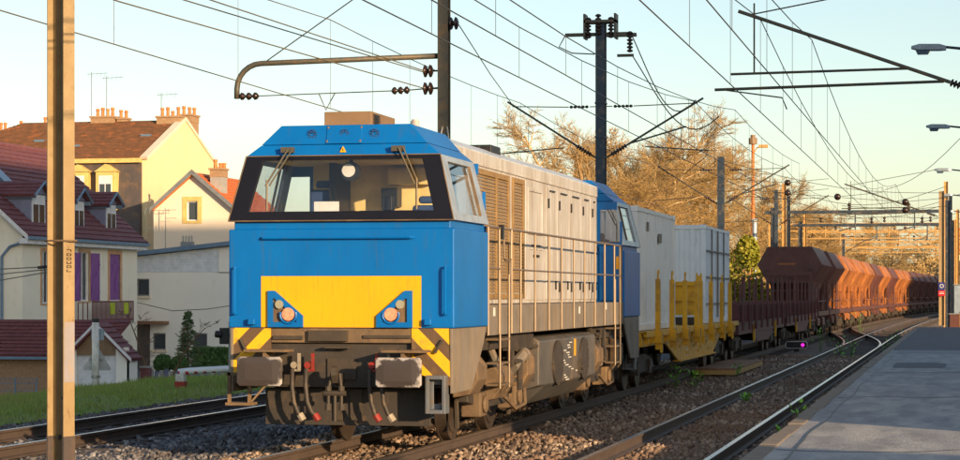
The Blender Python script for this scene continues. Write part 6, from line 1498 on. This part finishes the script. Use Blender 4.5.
# undergrowth strip and far wooded hillside
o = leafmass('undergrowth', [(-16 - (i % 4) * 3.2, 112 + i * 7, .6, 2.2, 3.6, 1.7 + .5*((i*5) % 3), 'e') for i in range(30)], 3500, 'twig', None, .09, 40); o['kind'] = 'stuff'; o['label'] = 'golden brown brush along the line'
hv = []; hxs = np.linspace(-160, 240, 41); hys = np.linspace(400, 700, 13)
def hz(x, y): return -1 + (14 + 4*math.sin(x*.03) + 2.5*math.sin(x*.11)) * smooth((y - 400)/120)
struct(np_mesh('hill', np.array([(x, y, hz(x, y)) for y in hys for x in hxs]), np.array([(j*41+i, j*41+i+1, (j+1)*41+i+1, (j+1)*41+i) for j in range(12) for i in range(40)]), 'hill', nside=4))
th, tn, lv = gen_tree(77, 9, 4.0, nl=8, sub=4, sub2=4, bare=.9, maxl=3)
Vt, Ft = tubes_np([s for s in tn] + th, 3); Vt = Vt * 1.0
rgx = np.random.default_rng(9); VV = []; FF = []; k = 0
for i in range(95):
    x = rgx.uniform(-75, 75); y = rgx.uniform(345, 520); s = rgx.uniform(.8, 1.3); a = rgx.uniform(0, 6.28)
    if x > -9 + bend(y) * .0 and x < bend(y) + 6 and y < 420: continue
    Rm = np.array([[math.cos(a), -math.sin(a), 0], [math.sin(a), math.cos(a), 0], [0, 0, 1]])
    VV.append((Vt * s * np.array([1.2, 1.2, 1])) @ Rm.T + np.array([x, y, max(hz(x, y), -.4)])); FF.append(Ft + k); k += len(Vt)
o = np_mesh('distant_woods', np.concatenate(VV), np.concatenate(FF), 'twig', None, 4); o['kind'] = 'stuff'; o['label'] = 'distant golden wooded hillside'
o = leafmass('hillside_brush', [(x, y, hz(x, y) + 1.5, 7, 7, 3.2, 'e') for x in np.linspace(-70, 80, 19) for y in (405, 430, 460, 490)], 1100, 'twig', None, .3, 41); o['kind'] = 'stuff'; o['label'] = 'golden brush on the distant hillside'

# platform clutter by the ochre mast
for k, (X, Y, w, h, m, nm, lb, ct) in enumerate(((-.15, 119.0, .55, 1.0, 'hopper_brown', 'relay_cabinet', 'brown relay cabinet at the foot of the ochre mast', 'cabinet'), (.35, 117.5, .5, 1.1, 'stack_ochre', 'relay_cabinet', 'pale ochre slatted cabinet right of the brown cabinet', 'cabinet'), (.2, 126, .8, 2.6, 'lamp_blue', 'service_cabin', 'pale blue cabin behind the cabinets', 'cabin'))):
    c = thing(nm, lb, ct, (X, Y, -.34)); q = MB(); q.box(-w/2, w/2, -.25, .25, 0, h + .3); q.build('cabinet_body', m, c, bevel=.02)
    q = MB(); q.box(-w/2 - .05, w/2 + .05, -.3, .3, h + .3, h + .36); q.build('cabinet_roof', 'galv', c, bevel=.01)
    q = MB()
    for j in range(5): q.box(-w/2 + .06, w/2 - .06, -.265, -.25, .4 + j*.14, .46 + j*.14)
    q.build('cabinet_slats', m, c)

# ------------------------------------------------------------------ unseen buildings right of the frame, added to cast shade on platform and train
def station(y0, y1, label):
    st = thing('unseen_station', label, 'building', (0, 0, 0), group='unseen station buildings added for shade'); n = int((y1 - y0) / 5)
    q = MB(); wall_holes(q, (8.6, 0, 0), (0, 1, 0), (1, 0, 0), y0, y1, .3, 4.2, [(y0 + 2 + k*5, y0 + 3.4 + k*5, .4, 2.7) for k in range(n)], .3); q.build('wall', 'plaster_white', st, recalc=False)
    for b_ in ((8.9, 16, y0, y0 + .3, .3, 4.2), (8.9, 16, y1 - .3, y1, .3, 4.2), (16, 16.3, y0, y1, -.3, 4.2)): q = MB(); q.box(*b_); q.build('wall', 'plaster_white', st)
    for k in range(n): q = MB(); q.box(8.72, 8.78, y0 + 2 + k*5, y0 + 3.4 + k*5, .4, 2.7); q.build('door', 'trim_blue', st)
    for x in (8.1, 16.8): q = MB(); roof_slope(q, (x, y0 - .3, 4.1), (x, y1 + .3, 4.1), (12.4, y1 + .3, 5.0), (12.4, y0 - .3, 5.0)); q.build('roof', 'tile_red', st)
station(-22, 8.3, 'unseen low station building nearest the viewer, added to shade the platform')  # gap after it shaped to let a sunlit band reach the platform
station(19, 64, 'unseen long low station building farther along, added to shade the platform')
def block(xc, yc, hx, hy, H_, label, nf):  # unseen blocks put in to shade the train and houses
    tb = thing('unseen_shade_block', label, 'building', (xc, yc, -.34), group='unseen blocks added for shade')
    q = MB(); q.box(-hx, hx, -hy, hy, 0, H_); q.build('wall', 'plaster_white', tb)
    q = MB(); q.box(-hx - .3, hx + .3, -hy - .3, hy + .3, H_, H_ + .5); q.build('roof_slab', 'concrete', tb)
    n = int(hy * 2 / 4)
    for f_ in range(nf):
        for k in range(n): q = MB(); q.box(-hx - .06, -hx - .01, -hy + 1 + k*4, -hy + 2.6 + k*4, 1.3 + f_*3, 2.8 + f_*3); q.build('window', 'pane', tb)
block(33, 30, 7, 20, 27.5, 'unseen tall block beyond the station, added to shade the wagons and houses', 8)
block(28.5, 68, 2.5, 17.5, 13.4, 'unseen lower block next to the tall one, added to shade the first hopper', 4)
block(28.5, 250, 2.5, 70, 11.6, 'unseen long far block, added to shade the train end', 4)

# cables fixed to the near mast, leading to the houses on the left
for k, (z0, p1, lb) in enumerate(((2.36, (-19.5, 29.5, 2.62), 'upper of the cables leaving the ochre mast to the left'), (2.33, (-19.5, 31.0, 2.35), 'middle of the cables leaving the ochre mast to the left'), (2.30, (-19.5, 32.5, 2.05), 'lowest of the cables leaving the ochre mast to the left'))):
    a = Vector((-10.86, 24.75, z0)); b_ = Vector(p1); wire('service_cable', [tuple(a.lerp(b_, t/8) - Vector((0, 0, .16*math.sin(math.pi*t/8)))) for t in range(9)], .007, 'wire', lb, group='service cables at left')
q = MB(); q.tube([(-.14, .03, zpx(266)), (-.34, .10, zpx(267.5))], .02, 6); q.build('cable_clamp', 'black', mp_)

# head spans between the far masts
for k, (Yh, z, xl_, xr_, lb) in enumerate(((136, 8.7, -10.6, -.7, 'sagging head span wire nearest the first hopper wagon'), (158, 8.9, -12, -.5, 'sagging head span wire between the two dark gantries'), (183, 8.8, -12.5, 0, 'sagging head span wire behind the second dark gantry'), (198, 8.9, -15, .5, 'sagging head span wire before the golden gantries'))):
    t_ = thing('head_span', lb, 'wire', (0, 0, 0), group='head spans over the tracks')
    top = [(xl_ + (xr_ - xl_)*i/12, Yh, z - 1.1*math.sin(math.pi*i/12)) for i in range(13)]; low = [(xl_ + (xr_ - xl_)*i/12, Yh, z - 1.9 + .05*math.sin(i)) for i in range(13)]
    wire('span_wire', top, .017, 'wire', parent=t_); wire('span_wire', low, .015, 'wire', parent=t_)
    for i in (2, 4, 6, 8, 10): wire('dropper', [top[i], low[i]], .01, 'wire', parent=t_)
    for s_ in (xl_, xr_):
        q = MB(); hbeam(q, s_, Yh, -.34, z + .3, .22, .26, 0); q.box(s_ - .11, s_ + .11, Yh - .008, Yh + .008, -.34, z + .3); q.build('post', 'mast_blue' if k % 2 else 'stack_ochre', t_)
